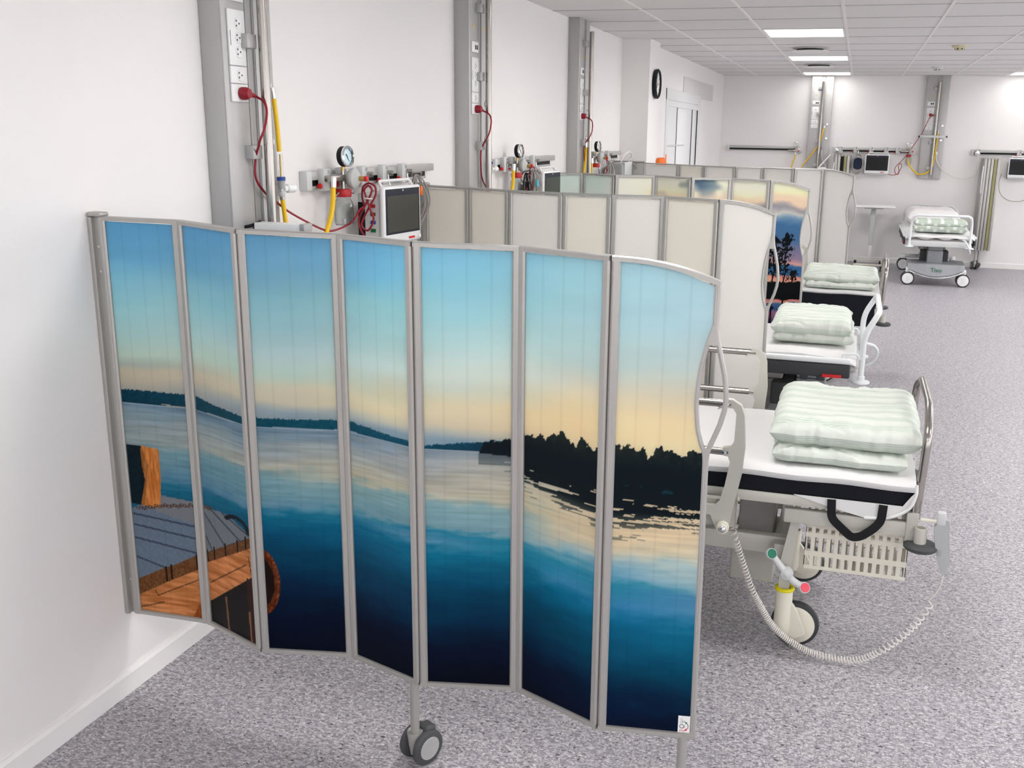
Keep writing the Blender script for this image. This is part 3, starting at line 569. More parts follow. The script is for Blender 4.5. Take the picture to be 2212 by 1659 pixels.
def pine_print(U, z):
    n1 = vnoise(U, z, 2.0, 7, 61); n2 = vnoise(U, z, 3, 22, 62)
    pale = ramp(z, [(1.57, (212, 224, 219)), (1.3, (222, 230, 222)), (0.3, (225, 228, 215))])
    cr = ramp(z, [(1.57, (240, 236, 214)), (0.3, (235, 225, 200))])
    tt = np.clip((U - 1.6) / 1.2, 0, 1)[..., None]; C = pale * (1 - tt) + cr * tt
    cl = np.clip((vnoise(U, z, 1.6, 9, 63) - 0.42) * 4.5, 0, 1) * np.clip(1 - np.abs(U - 3.9) / 1.1, 0, 1) ** 0.6
    C = C * (1 - cl[..., None]) + np.array((60, 92, 122)) * cl[..., None]
    zz = z + (n1 - .5) * 0.07 + (n2 - .5) * 0.03
    P = ramp(zz, [(1.57, (244, 238, 216)), (1.50, (246, 232, 196)), (1.45, (222, 206, 184)), (1.41, (226, 206, 182)), (1.375, (158, 156, 164)), (1.34, (204, 202, 194)), (1.31, (130, 158, 180)), (1.27, (72, 118, 160)), (1.2, (78, 118, 160)), (1.14, (124, 126, 158)), (1.06, (150, 134, 160)), (1.03, (222, 170, 160)), (1.015, (60, 110, 160)), (0.955, (58, 112, 160)), (0.94, (236, 150, 130)), (0.918, (240, 176, 150)), (0.912, (6, 14, 24)), (0.80, (2, 4, 8)), (0.795, (206, 120, 110)), (0.775, (214, 160, 150)), (0.76, (70, 110, 150)), (0.71, (60, 90, 140)), (0.69, (170, 120, 150)), (0.6, (30, 40, 70)), (0.3, (8, 12, 26))])
    a6 = np.clip((U - 5.9) / 0.12, 0, 1); lowmask = np.clip((1.50 - z) / .08, 0, 1) * np.clip((U - 2.6) / 0.6, 0, 1); a6 = np.maximum(a6, lowmask * 0.9)[..., None]
    C = C * (1 - a6) + P * a6
    s = U - 6.0
    ho = z < 0.912 + (vnoise(U, z * 0, 90, 1, 66) - .5) * 0.018; k = ho & (z > 0.80) & (U > 3); C[k] = (4, 8, 12)
    leaf = 0.5 * vnoise(U, z, 22, 75, 67, 2) + 0.5 * vnoise(U, z, 60, 200, 68, 2)
    def tree(u0, top, bot, wd, h):
        k = (np.abs(U - u0 - 0.02 * np.sin(z * 40)) < 0.018) & (z < top) & (z > bot); C[k] = (6, 10, 14)
        for i in range(11):
            zc = top - .012 - h * (i / 10.0); ww = wd * (0.40 + 0.60 * abs(math.sin(i * 1.7 + u0))) * (1.1 - .4 * i / 10); off = wd * 0.32 * math.sin(i * 2.6 + u0 * 3)
            k = (((U - u0 - off) / ww) ** 2 + ((z - zc) / 0.026) ** 2 < 1.0) & (leaf > 0.36 + 0.30 * (((U - u0 - off) / ww) ** 2 + ((z - zc) / 0.026) ** 2)); C[k] = (6, 12, 16)
    tree(6.22, 1.205, 0.80, 0.19, 0.24); tree(6.50, 1.222, 0.80, 0.22, 0.27); tree(6.06, 1.18, 0.8, 0.16, 0.2); tree(6.72, 0.985, 0.9, 0.13, 0.03); tree(6.36, 1.10, 0.8, 0.14, .12)
    tree(5.4, 1.2, 0.8, 0.2, 0.24); tree(4.7, 1.15, 0.8, 0.2, 0.24)
    for u0 in (6.22, 6.5): k = (np.abs(U - u0) < 0.022) & (z < 0.8); C[k] = (6, 8, 14)
    k = (z < 0.80) & (z > 0.66) & (vnoise(U, z, 8, 34, 69) > 0.62) & (U > 3); C[k] = (10, 14, 26)
    return to_lin(C, PRINT_GAIN)

# outline of the free edge with its finger slot, measured on the end panel (distance across, height)
EDGE_SHEET = [(1.505, .247), (1.40, .247), (1.385, .243), (1.34, .229), (1.295, .220), (1.25, .215), (1.195, .213), (1.14, .219), (1.10, .230), (1.085, .238), (1.06, .241), (0.27, .247)]
EDGE_OUT = [(1.505, .255), (1.40, .255), (1.37, .259), (1.32, .272), (1.27, .284), (1.225, .289), (1.19, .287), (1.15, .277), (1.11, .262), (1.085, .252), (1.06, .249), (0.27, .255)]
def interp(tab, z): t = sorted(tab); return float(np.interp(z, [a for a, b in t], [b for a, b in t]))
LASTTOP = [(0.0, 0.0), (0.15, -0.001), (0.325, -0.005), (0.47, -0.011), (0.62, -0.019), (0.73, -0.027), (0.83, -0.036), (0.92, -0.044), (1.0, -0.052)]
def make_screen(label, P, zt, zb, painter, mats, group, dense, sticker=False, legs=()):
    ox, oy = P[0]
    t = thing('folding_screen', label, 'screen', (ox, oy, 0), 0, group)
    # wall profile
    m = MB(); m.rbox(-ox, -0.020, zb - .003, -ox + .016, 0.020, zt[0], 0.004); m.rbox(-ox + .014, -0.006, zb, -ox + .034, 0.012, zt[0], 0.002); m.rbox(-ox + .030, -.014, zb, 0.016, 0.014, zt[0], .004)
    wp = m.build('wall_profile', 'aluminium', t)
    MB().rbox(-ox, -0.021, zt[0], 0.018, 0.021, zt[0] + 0.014, 0.006, 3).build('profile_cap', 'aluminium', wp)
    for q in (zt[0] - .09, zt[0] - .165, zb + .12): MB().lathe([(0, .003), (.004, .002), (.005, 0), (0, 0)], o=(-ox + .024, -.006, q), axis=(0, -1, 0), n=12).build('screw', 'chrome', wp)
    for k in range(7):
        a = Vector((*P[k], 0)); b = Vector((*P[k + 1], 0)); L = (b - a).length; dv = (b - a) / L; nv = Vector((dv.y, -dv.x, 0))   # nv faces the camera side
        o = Vector((ox, oy, 0)); za, ze = zt[k], zt[k + 1] if k < 6 else zt[6]
        last = k == 6; sw = 0.022; d0 = sw - 0.003
        def top(s): return za + (ze - za) * s if not last else za + interp(LASTTOP, s)
        def pt(d, z, off): q = a - o + dv * d + nv * off; return (q.x, q.y, z)
        ns, nz = dense[k] if isinstance(dense, list) else dense
        S, T = np.meshgrid(np.linspace(0, 1, ns + 1), np.linspace(0, 1, nz + 1), indexing='xy')
        tops = np.array([top(s) - 0.014 for s in np.linspace(0, 1, ns + 1)])[None, :]
        Z = (zb + 0.014) + T * (tops - zb - 0.014)
        if last: DR = np.interp(Z.ravel(), [q[0] for q in sorted(EDGE_SHEET)], [q[1] for q in sorted(EDGE_SHEET)]).reshape(Z.shape) * (L / 0.263)
        else: DR = np.full(Z.shape, L - d0)
        D = d0 + S * (DR - d0)
        V = []
        for off in (0.004, -0.004):
            V.append(np.stack([a.x - ox + dv.x * D + nv.x * off, a.y - oy + dv.y * D + nv.y * off, Z], -1).reshape(-1, 3))
        nv_ = (ns + 1) * (nz + 1); ii = np.arange(nv_).reshape(nz + 1, ns + 1)
        q0 = np.stack([ii[:-1, :-1], ii[:-1, 1:], ii[1:, 1:], ii[1:, :-1]], -1).reshape(-1, 4); F = np.concatenate([q0, q0[:, ::-1] + nv_])
        VV = np.concatenate(V); me = bpy.data.meshes.new('panel')
        me.vertices.add(len(VV)); me.vertices.foreach_set('co', VV.astype(np.float32).ravel())
        me.loops.add(F.size); me.loops.foreach_set('vertex_index', F.astype(np.int32).ravel())
        me.polygons.add(len(F)); me.polygons.foreach_set('loop_start', (np.arange(len(F)) * 4).astype(np.int32)); me.update(calc_edges=True)
        if painter:
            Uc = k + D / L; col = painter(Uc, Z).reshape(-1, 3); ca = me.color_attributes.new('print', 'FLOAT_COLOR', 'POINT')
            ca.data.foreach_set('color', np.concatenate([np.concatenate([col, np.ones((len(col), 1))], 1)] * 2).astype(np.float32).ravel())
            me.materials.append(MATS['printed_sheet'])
        else: me.materials.append(MATS[mats[k % len(mats)]])
        pan = link('panel', me, t)
        def bar(d_0, d_1, z0, z1a, z1b, th=0.013, name='stile'):
            m = MB(); c = 0.0045
            pr = [(d_0, -th + c), (d_0 + c, -th), (d_1 - c, -th), (d_1, -th + c), (d_1, th - c), (d_1 - c, th), (d_0 + c, th), (d_0, th - c)]
            vs = [pt(dd, z0, of) for dd, of in pr] + [pt(dd, z1a + (z1b - z1a) * (dd - d_0) / (d_1 - d_0), of) for dd, of in pr]; n = 8
            m.add(vs, [tuple(range(n)), tuple(range(2 * n - 1, n - 1, -1))] + [(i, (i + 1) % n, (i + 1) % n + n, i + n) for i in range(n)])
            return m.build(name, 'aluminium', pan)
        bar(0.0, sw, zb, top(0), top(sw / L))
        if not last: bar(L - sw, L, zb, top(1 - sw / L), top(1))
        def hrail(zf, z_h, name, th=0.0125):
            m = MB(); ss = np.linspace(0, 1, 13 if last else 2); vs = []; n = 6
            for s in ss:
                dd = s * (L if not last else 0.258 * L / 0.263); z = zf(s)
                for of, hz in ((-th, 0.004), (-th, z_h - .003), (-th + .004, z_h), (th - .004, z_h), (th, z_h - .003), (th, .004)): vs.append(pt(dd, z + hz - z_h, of))
            fs = [tuple(range(n)), tuple(range(len(vs) - 1, len(vs) - n - 1, -1))]
            for i in range(len(ss) - 1): fs += [(i * n + j, i * n + (j + 1) % n, (i + 1) * n + (j + 1) % n, (i + 1) * n + j) for j in range(n)]
            m.add(vs, fs).build(name, 'aluminium', pan)
        hrail(lambda s: top(s) + 0.002, 0.017, 'top_rail'); hrail(lambda s: zb + 0.014, 0.017, 'bottom_rail')
        if last:
            sc_ = L / 0.263
            for nm, tab, rr in (('edge_profile', EDGE_OUT, 0.0065), ('slot_profile', [(z, d + 0.004) for z, d in EDGE_SHEET], 0.0065)):
                zz = np.linspace(zb + .005, za - 0.052, 70); path = [pt(interp(tab, z) * sc_, z, 0) for z in zz]
                MB().tube(path, rr, 8, flat=1.0).build(nm, 'aluminium', pan)
            def yoke(z0, z1):
                m = MB(); zz = np.linspace(z0, z1, 10)
                for i in range(9):
                    p = [(interp(EDGE_SHEET, zz[i]) * sc_, zz[i]), (interp(EDGE_OUT, zz[i]) * sc_, zz[i]), (interp(EDGE_OUT, zz[i + 1]) * sc_, zz[i + 1]), (interp(EDGE_SHEET, zz[i + 1]) * sc_, zz[i + 1])]
                    m.add([pt(d_, z_, .007) for d_, z_ in p] + [pt(d_, z_, -.007) for d_, z_ in p], [(0, 1, 2, 3), (7, 6, 5, 4), (0, 4, 5, 1), (2, 6, 7, 3), (1, 5, 6, 2), (0, 3, 7, 4)])
                m.build('slot_yoke', 'aluminium', pan)
            yoke(1.352, 1.40); yoke(1.06, 1.092)
            if sticker:
                st = MB(); q = [pt(.214, .288, .0052), pt(.2455, .288, .0052), pt(.2455, .342, .0052), pt(.214, .342, .0052)]; q2 = [pt(.214, .288, .0042), pt(.2455, .288, .0042), pt(.2455, .342, .0042), pt(.214, .342, .0042)]
                st.add(q + q2, [(0, 1, 2, 3), (7, 6, 5, 4), (0, 4, 5, 1), (1, 5, 6, 2), (2, 6, 7, 3), (3, 7, 4, 0)])
                so = st.build('brake_sticker', 'white_plastic', t, 'small white sticker with STOP and GO arrows')
                c0 = Vector(pt(.2297, .315, .0054)); Mx = Matrix(((dv.x, 0, nv.x, c0.x), (dv.y, 0, nv.y, c0.y), (0, 1, 0, c0.z), (0, 0, 0, 1)))
                text_mesh('STOP', 0.0068, 'stop_lettering', 'red_ink', so, Mx @ Matrix.Translation((-0.004, -0.0175, 0)))
                text_mesh('GO', 0.0066, 'go_lettering', 'green_ink', so, Mx @ Matrix.Translation((-0.0005, 0.010, 0)))
                ring = MB().torus((-0.0055, -0.004, 0), 0.0056, 0.0008, n=24, m=5); ring.cyl((0.001, -0.0025, 0), (0.0035, -0.002, 0), 0.0005, 6); ring.cyl((0.001, -0.006, 0), (0.0035, -0.006, 0), 0.0005, 6); ring.cyl((-0.0085, 0.004, 0), (-0.0085, 0.02, 0), 0.0003, 6); ring.cyl((-0.005, 0.004, 0), (-0.005, 0.02, 0), 0.0003, 6)
                ro = ring.build('caster_drawing', 'black_ink', so); ro.data.transform(Mx)
                g1 = MB().torus((0.000, -0.003, 0), 0.0105, 0.0011, n=10, m=5, a0=0.05 - PI / 2 + PI / 2, a1=0.75)
                def arrow(a0_, a1_, head, name, mm):
                    q = MB(); pts = [(0.0005 + 0.0108 * math.cos(x), -0.0035 + 0.0115 * math.sin(x), 0) for x in np.linspace(a0_, a1_, 8)]; q.tube(pts, 0.0011, 6, flat=0.3)
                    e = Vector(pts[-1]); dr = (e - Vector(pts[-2])).normalized(); sd = Vector((-dr.y, dr.x, 0)); q.add([e + sd * .0036, e - sd * .0036, e + dr * .0055, (e + sd * .0036) + Vector((0, 0, .0005)), (e - sd * .0036) + Vector((0, 0, .0005)), e + dr * .0055 + Vector((0, 0, .0005))], [(0, 1, 2), (5, 4, 3), (0, 3, 4, 1), (1, 4, 5, 2), (2, 5, 3, 0)])
                    oo = q.build(name, mm, so); oo.data.transform(Mx)
                arrow(0.0, 0.95, 1, 'go_arrow', 'green_ink'); arrow(0.0, -0.95, 1, 'stop_arrow', 'red_ink')
    for (lx, ly, rz) in legs: caster_leg(t, lx - ox, ly - oy, zb, rz)
    return t
def caster_leg(t, x, y, zb, rz):
    M = Matrix.Translation((x, y, 0)) @ Matrix.Rotation(rz, 4, 'Z')
    def B(mb, name, m, par): o = mb.build(name, m, par); o.data.transform(M); return o
    lg = B(MB().cyl((0, 0, 0.095), (0, 0, zb), 0.0135, 20), 'support_leg', 'aluminium', t)
    B(MB().lathe([(0.0, .03), (0.015, .032), (0.020, .06), (0.0245, .10), (0.0235, .108), (0.018, .106), (0.0, .104)], o=(0, 0, 0)), 'caster_housing', 'aluminium', lg)
    for s in (-1, 1):
        # tyre, axle along local x
        B(MB().lathe([(0.015, -.011), (0.046, -.011), (0.0535, -.006), (0.055, 0.0), (0.0535, .006), (0.046, .011), (0.015, .011)], o=(s * 0.030, 0.022, 0.055), axis=(1, 0, 0), n=36), 'wheel', 'bumper_grey', lg)
        B(MB().lathe([(0.0, 0.0125), (0.034, 0.0125), (0.037, 0.010), (0.037, 0.0), (0, 0)], o=(s * 0.030, 0.022, 0.055), axis=(s, 0, 0), n=32), 'wheel_disc', 'grey_plastic', lg)
    B(MB().rbox(-0.012, -0.004, 0.03, 0.012, 0.05, 0.07, 0.004), 'axle_block', 'black', lg)
    B(MB().rbox(-0.014, 0.018, 0.085, 0.032, 0.058, 0.118, 0.010, 3), 'brake_pedal', 'bumper_grey', lg)

S1P = [(.032, 2.513), (.302, 2.526), (.569, 2.419), (.847, 2.479), (1.107, 2.395), (1.382, 2.457), (1.651, 2.343), (1.911, 2.382)]
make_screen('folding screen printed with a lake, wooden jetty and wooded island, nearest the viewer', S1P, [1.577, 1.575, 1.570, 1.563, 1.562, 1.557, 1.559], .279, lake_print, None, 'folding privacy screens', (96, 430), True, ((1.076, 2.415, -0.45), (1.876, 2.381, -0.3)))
S2P = [(.045, 4.90), (.318, 4.825), (.574, 4.705), (.868, 4.64), (1.11, 4.619), (1.355, 4.65), (1.622, 4.53), (1.872, 4.56)]
make_screen('plain cream-white folding screen, second from the viewer, behind the lake screen', S2P, [1.56] * 7, .27, None, ['panel_cream', 'panel_cream', 'panel_white', 'panel_cream', 'panel_white', 'panel_cream', 'panel_white'], 'folding privacy screens', (12, 20), False, ((1.09, 4.62, 0.3), (1.85, 4.558, 0.2)))
S3P = [(.045, 6.83), (.368, 6.893), (.629, 6.741), (.887, 6.835), (1.160, 6.663), (1.411, 6.748), (1.671, 6.643), (1.925, 6.665)]
make_screen('folding screen printed with pine silhouettes at sunset, third from the viewer', S3P, [1.56] * 7, .27, pine_print, None, 'folding privacy screens', [(24, 60)] * 3 + [(40, 120)] * 3 + [(100, 320)], False, ((1.15, 6.67, 0.3), (1.905, 6.66, 0.2)))
S4P = [(COLX + .04, 9.25), (.655, 9.153), (.886, 9.139), (1.172, 9.038), (1.411, 9.06), (1.676, 9.004), (1.92, 9.079), (2.183, 9.05)]
s4 = make_screen('plain pale grey-white folding screen, farthest of the four drawn across the bays', S4P, [1.57, 1.565] + [1.56] * 5, .27, None, ['panel_grey', 'panel_cream', 'panel_white', 'panel_grey', 'panel_white', 'panel_grey', 'panel_grey'], 'folding privacy screens', (12, 20), False, ((1.4, 9.05, 0.3), (2.16, 9.052, 0.2)))

# screens folded flat against the back wall
def folded(label, x0, yw, order, legs=True):
    t = thing('folded_screen', label, 'screen', (x0, yw, 0), 0, 'screens folded away at the back wall')
    n = 5; pit = 0.043; zb, zt = .272, 1.556
    MB().rbox(-0.02, -0.02, zb, n * pit + 0.02, 0.0, zt, 0.004).build('wall_profile', 'aluminium', t)
    for k in range(n):
        x = k * pit; mm = order[k]
        p = MB().rbox(x + 0.012, -0.265, zb + .016, x + 0.028, -0.03, zt - .016, 0.001, 1).build('panel', mm, t)
        MB().rbox(x, -0.295, zb, x + 0.040, -0.265, zt, 0.010, 3).build('stile', mm if mm in ('olive', 'black') else 'aluminium', p)
        MB().rbox(x + 0.003, -0.296, zt - .016, x + 0.037, -0.022, zt, 0.003, 1).build('top_rail', 'aluminium', p)
        MB().rbox(x + 0.003, -0.296, zb, x + 0.037, -0.022, zb + .016, 0.003, 1).build('bottom_rail', 'aluminium', p)
    MB().tube(spline([(-.003, -.29, 1.45), (-.012, -.335, 1.32), (-.012, -.335, 1.2), (-.003, -.29, 1.08)], 8), .008, 8).build('end_handle', 'white_enamel', t)
    caster_leg(t, 0.03, -.27, zb, 0.2); caster_leg(t, 0.085, -.17, zb, 1.2)
folded('folded-up screen with an olive strip standing at the right of the back wall', 3.885, YB - .002, ['panel_white', 'panel_grey', 'panel_grey', 'olive', 'panel_white'])
folded('folded-up screen at the back wall left of the dark blood pressure cuff', 1.865, YB - .002, ['panel_white', 'panel_grey', 'black', 'olive', 'panel_white'])

# ------------------------------------------------------------------ equipment on the walls
# local frame of every wall item: x = out of the wall, y = to the right along the wall, z = up
LEFT = 0.0; BACK = -PI / 2
def wl(wall, along): return (0.0, along, 0.0) if wall == LEFT else (along, YB, 0.0)
def socket_parts(pl, y, z, x):
    s = MB().lathe([(0.0, 0.0012), (0.0165, 0.0012), (0.018, 0.0022), (0.0195, 0.0022), (0.0205, 0.0), (0, 0)], o=(x, y, z), axis=(1, 0, 0), n=24).build('socket', 'white_plastic', pl)
    for dy, dz in ((-.0085, 0.008), (-.0085, -0.008), (.008, 0.0)): MB().lathe([(0.0, 0.0), (0.0032, 0.0), (0.0032, -.001), (0, -.001)], o=(x + .0018, y + dy, z + dz), axis=(1, 0, 0), n=10).build('socket_hole', 'black', pl)
def make_column(label, wall, along, data=True, plates=True, zbot=1.25):
    t = thing('supply_column', label, 'supply column', wl(wall, along), wall, 'aluminium supply columns')
    W, D = 0.31, 0.088
    MB().rbox(0, 0, zbot, D - 0.006, W, ZC, 0.004).build('column_body', 'column_alu', t)
    MB().rbox(D - 0.007, 0.002, zbot + .004, D, 0.142, ZC - .004, 0.002).build('cover_strip', 'column_strip', t)
    MB().rbox(D - 0.007, 0.20, zbot + .004, D, W - 0.002, ZC - .004, 0.002).build('cover_strip', 'column_strip', t)
    g = MB()
    for y in (0.148, 0.192): g.rbox(D - 0.007, y, zbot + .004, D - 0.001, y + 0.004, ZC - .004, 0.001, 1)
    g.build('rail_lips', 'column_alu', t)
    MB().lathe([(0.0, 1.30), (0.015, 1.30), (0.0175, 1.303), (0.0175, 2.587), (0.015, 2.59), (0, 2.59)], o=(0.142, 0.168, 0), n=20).build('pole', 'steel', t)
    for z in (2.50, 2.135, 1.755, 1.40):
        MB().rbox(D - .004, 0.10, z - .024, D + 0.034, 0.158, z + .024, 0.003).build('pole_bracket', 'column_alu', t)
    MB().lathe([(0, .0015), (.008, .0015), (.008, 0), (0, 0)], o=(D, 0.075, 2.40), axis=(1, 0, 0), n=16).build('yellow_dot', 'yellow_hose', t)
    MB().lathe([(0, .0015), (.008, .0015), (.008, 0), (0, 0)], o=(D, 0.235, 2.40), axis=(1, 0, 0), n=16).build('yellow_dot', 'yellow_hose', t)
    if data:
        p = MB().rbox(D, 0.03, 2.262, D + .008, 0.13, 2.320, 0.003).build('data_outlet', 'white_plastic', t)
        for y in (.075, .100): MB().rbox(D + .0075, y, 2.278, D + .009, y + .016, 2.302, .001, 1).build('data_jack', 'black', p)
    for z0, z1, zs in ((2.050, 2.235, (2.190, 2.143, 2.096)), (1.990, 2.048, (2.018,)), (1.928, 1.988, (1.957,))):
        p = MB().rbox(D, 0.03, z0, D + .008, 0.13, z1, 0.003).build('socket_plate', 'white_plastic', t)
        if z1 > 2.2: MB().rbox(D + .008, .037, 2.115, D + .0085, .040, 2.165, .0002, 1).build('plate_marking', 'bumper_grey', p)
        for z in zs:
            socket_parts(p, 0.085, z, D + .008)
    for z in (1.99, 1.79):
        MB().lathe([(0, .012), (.014, .012), (.020, .004), (.022, 0), (0, 0)], o=(D, 0.262, z), axis=(1, 0, 0), n=20).build('gas_outlet', 'chrome', t)
    return t
Y1, Y2, Y3 = 3.11, 5.42, 7.735
make_column('aluminium supply column nearest the viewer, on the left wall behind the lake screen', LEFT, Y1, data=True)
make_column('aluminium supply column in the second bay of the left wall', LEFT, Y2)
make_column('aluminium supply column in the third bay, next to the white pier', LEFT, Y3)
XB1, XB2 = 1.452, 3.037
make_column('left one of the two aluminium supply columns on the back wall', BACK, XB1)
make_column('right one of the two aluminium supply columns on the back wall, above the made-up stretcher', BACK, XB2)

# plugs with red leads
def power_lead(label, wall, along, path, extra=None, plugz=1.957, plug_y=0.085):
    t = thing('power_lead', label, 'power lead', wl(wall, along), wall, 'red power leads')
    MB().lathe([(0, .0), (.021, .0), (.0225, .006), (.0215, .022), (.016, .034), (0, .036)], o=(.096, plug_y, plugz), axis=(1, 0, 0), n=20).build('plug', 'red_cable', t)
    MB().tube([(.118, plug_y, plugz), (.120, plug_y + .022, plugz - .003), (.120, plug_y + .05, plugz - .008), (.120, plug_y + .058, plugz - .010)], [.012, .009, .0065, .0045], 10).build('strain_relief', 'red_cable', t)
    MB().tube(spline([(.120, plug_y + .055, plugz - .009)] + path, 8), .0044, 8).build('cable', 'red_cable', t)
    for q in (extra or []): MB().tube(spline(q, 8), .0044, 8).build('cable_loop', 'red_cable', t)
    return t
pl = power_lead('red mains lead from the nearest supply column, looped beside the near monitor', LEFT, Y1,
    [(.160, .125, 1.93), (.178, .11, 1.901), (.18, .10, 1.866), (.178, .085, 1.831), (.165, .08, 1.801), (.140, .105, 1.775), (.112, .125, 1.73), (.107, .13, 1.66), (.103, .20, 1.60), (.10, .255, 1.576), (.10, .338, 1.533), (.10, .464, 1.484), (.10, .62, 1.433), (.10, .72, 1.424), (.12, .827, 1.45), (.13, .88, 1.497), (.132, .92, 1.513), (.122, .925, 1.55), (.128, .925, 1.594), (.157, .925, 1.611), (.188, .922, 1.596), (.188, .92, 1.558), (.161, .92, 1.514), (.126, .92, 1.454), (.117, .922, 1.425), (.141, .925, 1.405), (.164, .925, 1.427), (.177, .92, 1.462), (.164, .915, 1.50), (.146, .912, 1.557), (.14, .912, 1.583), (.16, .912, 1.601), (.176, .912, 1.584), (.162, .912, 1.549), (.131, .912, 1.498), (.108, .915, 1.454), (.112, .92, 1.41), (.13, .935, 1.37)],)
MB().torus((.156, .916, 1.547), .019, .003, axis=(0.1, 0, 1), n=20, m=6).build('cable_tie', 'white_cable', pl)
power_lead('red mains lead plugged in the second supply column of the left wall', LEFT, Y2,
    [(.160, .125, 1.93), (.178, .11, 1.901), (.18, .10, 1.866), (.178, .085, 1.831), (.165, .08, 1.801), (.140, .105, 1.775), (.112, .125, 1.73), (.107, .13, 1.66), (.10, .19, 1.55), (.10, .4, 1.46), (.12, .8, 1.44), (.14, .98, 1.50)],
    [[(.13, .99, 1.60), (.13, 1.04, 1.615), (.13, 1.09, 1.595), (.13, 1.10, 1.55), (.13, 1.06, 1.51), (.13, 1.0, 1.53), (.13, .985, 1.57), (.13, .99, 1.60)], [(.13, 1.0, 1.57), (.13, 1.05, 1.57), (.13, 1.08, 1.54), (.13, 1.04, 1.50), (.14, 1.02, 1.45)]])
power_lead('red mains lead plugged in the third supply column beside the pier', LEFT, Y3,
    [(.160, .125, 1.93), (.178, .11, 1.901), (.18, .10, 1.866), (.178, .085, 1.831), (.165, .08, 1.801), (.140, .105, 1.775), (.112, .125, 1.73), (.11, .13, 1.65), (.11, .2, 1.5), (.12, .5, 1.45), (.13, .8, 1.5), (.13, .85, 1.56)],
    [[(.13, .80, 1.585), (.13, .84, 1.605), (.13, .87, 1.58), (.13, .86, 1.53), (.13, .82, 1.52), (.13, .80, 1.55)]])
power_lead('red mains lead crossing from the right back-wall column to the back-wall monitor', BACK, XB2,
    [(.12, .08, 2.10), (.12, 0.0, 1.896), (.12, -.09, 1.73), (.12, -.166, 1.6), (.12, -.245, 1.488), (.12, -.30, 1.43), (.12, -.325, 1.37), (.12, -.31, 1.31), (.12, -.27, 1.30), (.12, -.265, 1.35), (.12, -.28, 1.42), (.12, -.25, 1.455), (.12, -.235, 1.41), (.12, -.27, 1.33), (.12, -.32, 1.29), (.12, -.425, 1.297)], plugz=2.138)

# oxygen flow meters and yellow hoses
def flow_meter(label, wall, along, z=1.64, y=0.285):
    t = thing('flow_meter', label, 'flow meter', wl(wall, along), wall, 'flow meters on the supply columns')
    MB().cyl((.115, y, z + .02), (.115, y, z + .11), .010, 16).build('sight_tube', 'glass', t)
    MB().cyl((.115, y, z + .02), (.115, y, z + .105), .003, 8).build('float_rod', 'brass', t)
    MB().lathe([(0, -.03), (.012, -.03), (.014, -.01), (.014, .02), (0, .02)], o=(.115, y, z), n=16).build('valve_body', 'grey_plastic', t)
    MB().lathe([(0, 0), (.016, 0), (.016, .014), (0, .014)], o=(.115, y, z + .008), n=20).build('blue_collar', 'blue_plastic', t)
    MB().cyl((.088, y, z), (.115, y, z), .008, 12).build('inlet_stem', 'chrome', t)
    MB().lathe([(0, .056), (.013, .055), (.0165, .05), (.0165, .018), (.012, .014), (0.012, 0), (0, 0)], o=(.119, y + .006, z - .022), axis=(.35, 1, 0), n=20).build('control_knob', 'white_plastic', t)
    MB().lathe([(0, -.055), (.008, -.055), (.014, -.045), (.014, -.03), (0, -.03)], o=(.115, y, z), n=16).build('hose_nut', 'light_grey_plastic', t)
    return t
flow_meter('blue-collared oxygen flow meter with white knob on the nearest supply column', LEFT, Y1)
flow_meter('oxygen flow meter with white knob on the second supply column', LEFT, Y2, y=.27)
def hose(label, wall, along, path, r=.0085, m='yellow_hose', fit=True, name='gas_hose', cat='hose', group='yellow gas hoses'):
    t = thing(name, label, cat, wl(wall, along), wall, group)
    MB().tube(spline(path, 8), r, 10).build('tubing', m, t)
    if fit:
        a, b = Vector(path[0]), Vector(path[1]); dr = (b - a).normalized(); MB().cyl(a - dr * .030, a + dr * .010, r * 1.25, 14).build('end_fitting', 'chrome', t)
    return t
hose('short yellow gas hose running down the right side of the nearest supply column', LEFT, Y1, [(.110, .268, 1.955), (.114, .270, 1.90), (.116, .275, 1.83), (.115, .281, 1.755)])
hose('yellow gas hose below the near flow meter, disappearing behind the lake screen', LEFT, Y1, [(.115, .285, 1.588), (.115, .292, 1.55), (.115, .300, 1.50), (.12, .305, 1.42), (.12, .32, 1.33)])
hose('yellow gas hose hanging from the near suction unit', LEFT, Y1, [(.105, .702, 1.612), (.105, .699, 1.58), (.105, .692, 1.54), (.105, .675, 1.49), (.105, .638, 1.434), (.105, .60, 1.39)], r=.0105)
hose('yellow gas hose hanging from the suction unit in the second bay', LEFT, Y2, [(.105, .727, 1.605), (.105, .724, 1.565), (.105, .717, 1.52), (.105, .70, 1.47), (.105, .67, 1.42)], r=.0105)
hose('yellow gas hose on the third supply column, left of its pole', LEFT, Y3, [(.118, .15, 1.73), (.118, .152, 1.68), (.116, .14, 1.60), (.115, .12, 1.53), (.115, .11, 1.45)], r=.0105)
hose('short yellow gas hose right of the third supply column pole', LEFT, Y3, [(.115, .36, 1.60), (.115, .355, 1.56), (.115, .35, 1.5), (.115, .345, 1.44)], r=.0105)
hose('yellow gas hose slanting from the left back-wall column down behind the farthest screen', BACK, XB1, [(.10, .223, 1.946), (.115, .20, 1.83), (.12, .165, 1.70), (.12, .12, 1.625), (.12, -.06, 1.369)], r=.009)
hose('yellow gas hose hanging from the back-wall regulator near the corner', BACK, 0.0, [(.10, 1.292, 1.56), (.10, 1.285, 1.50), (.10, 1.262, 1.43), (.10, 1.25, 1.366), (.10, 1.25, 1.30)], r=.009)
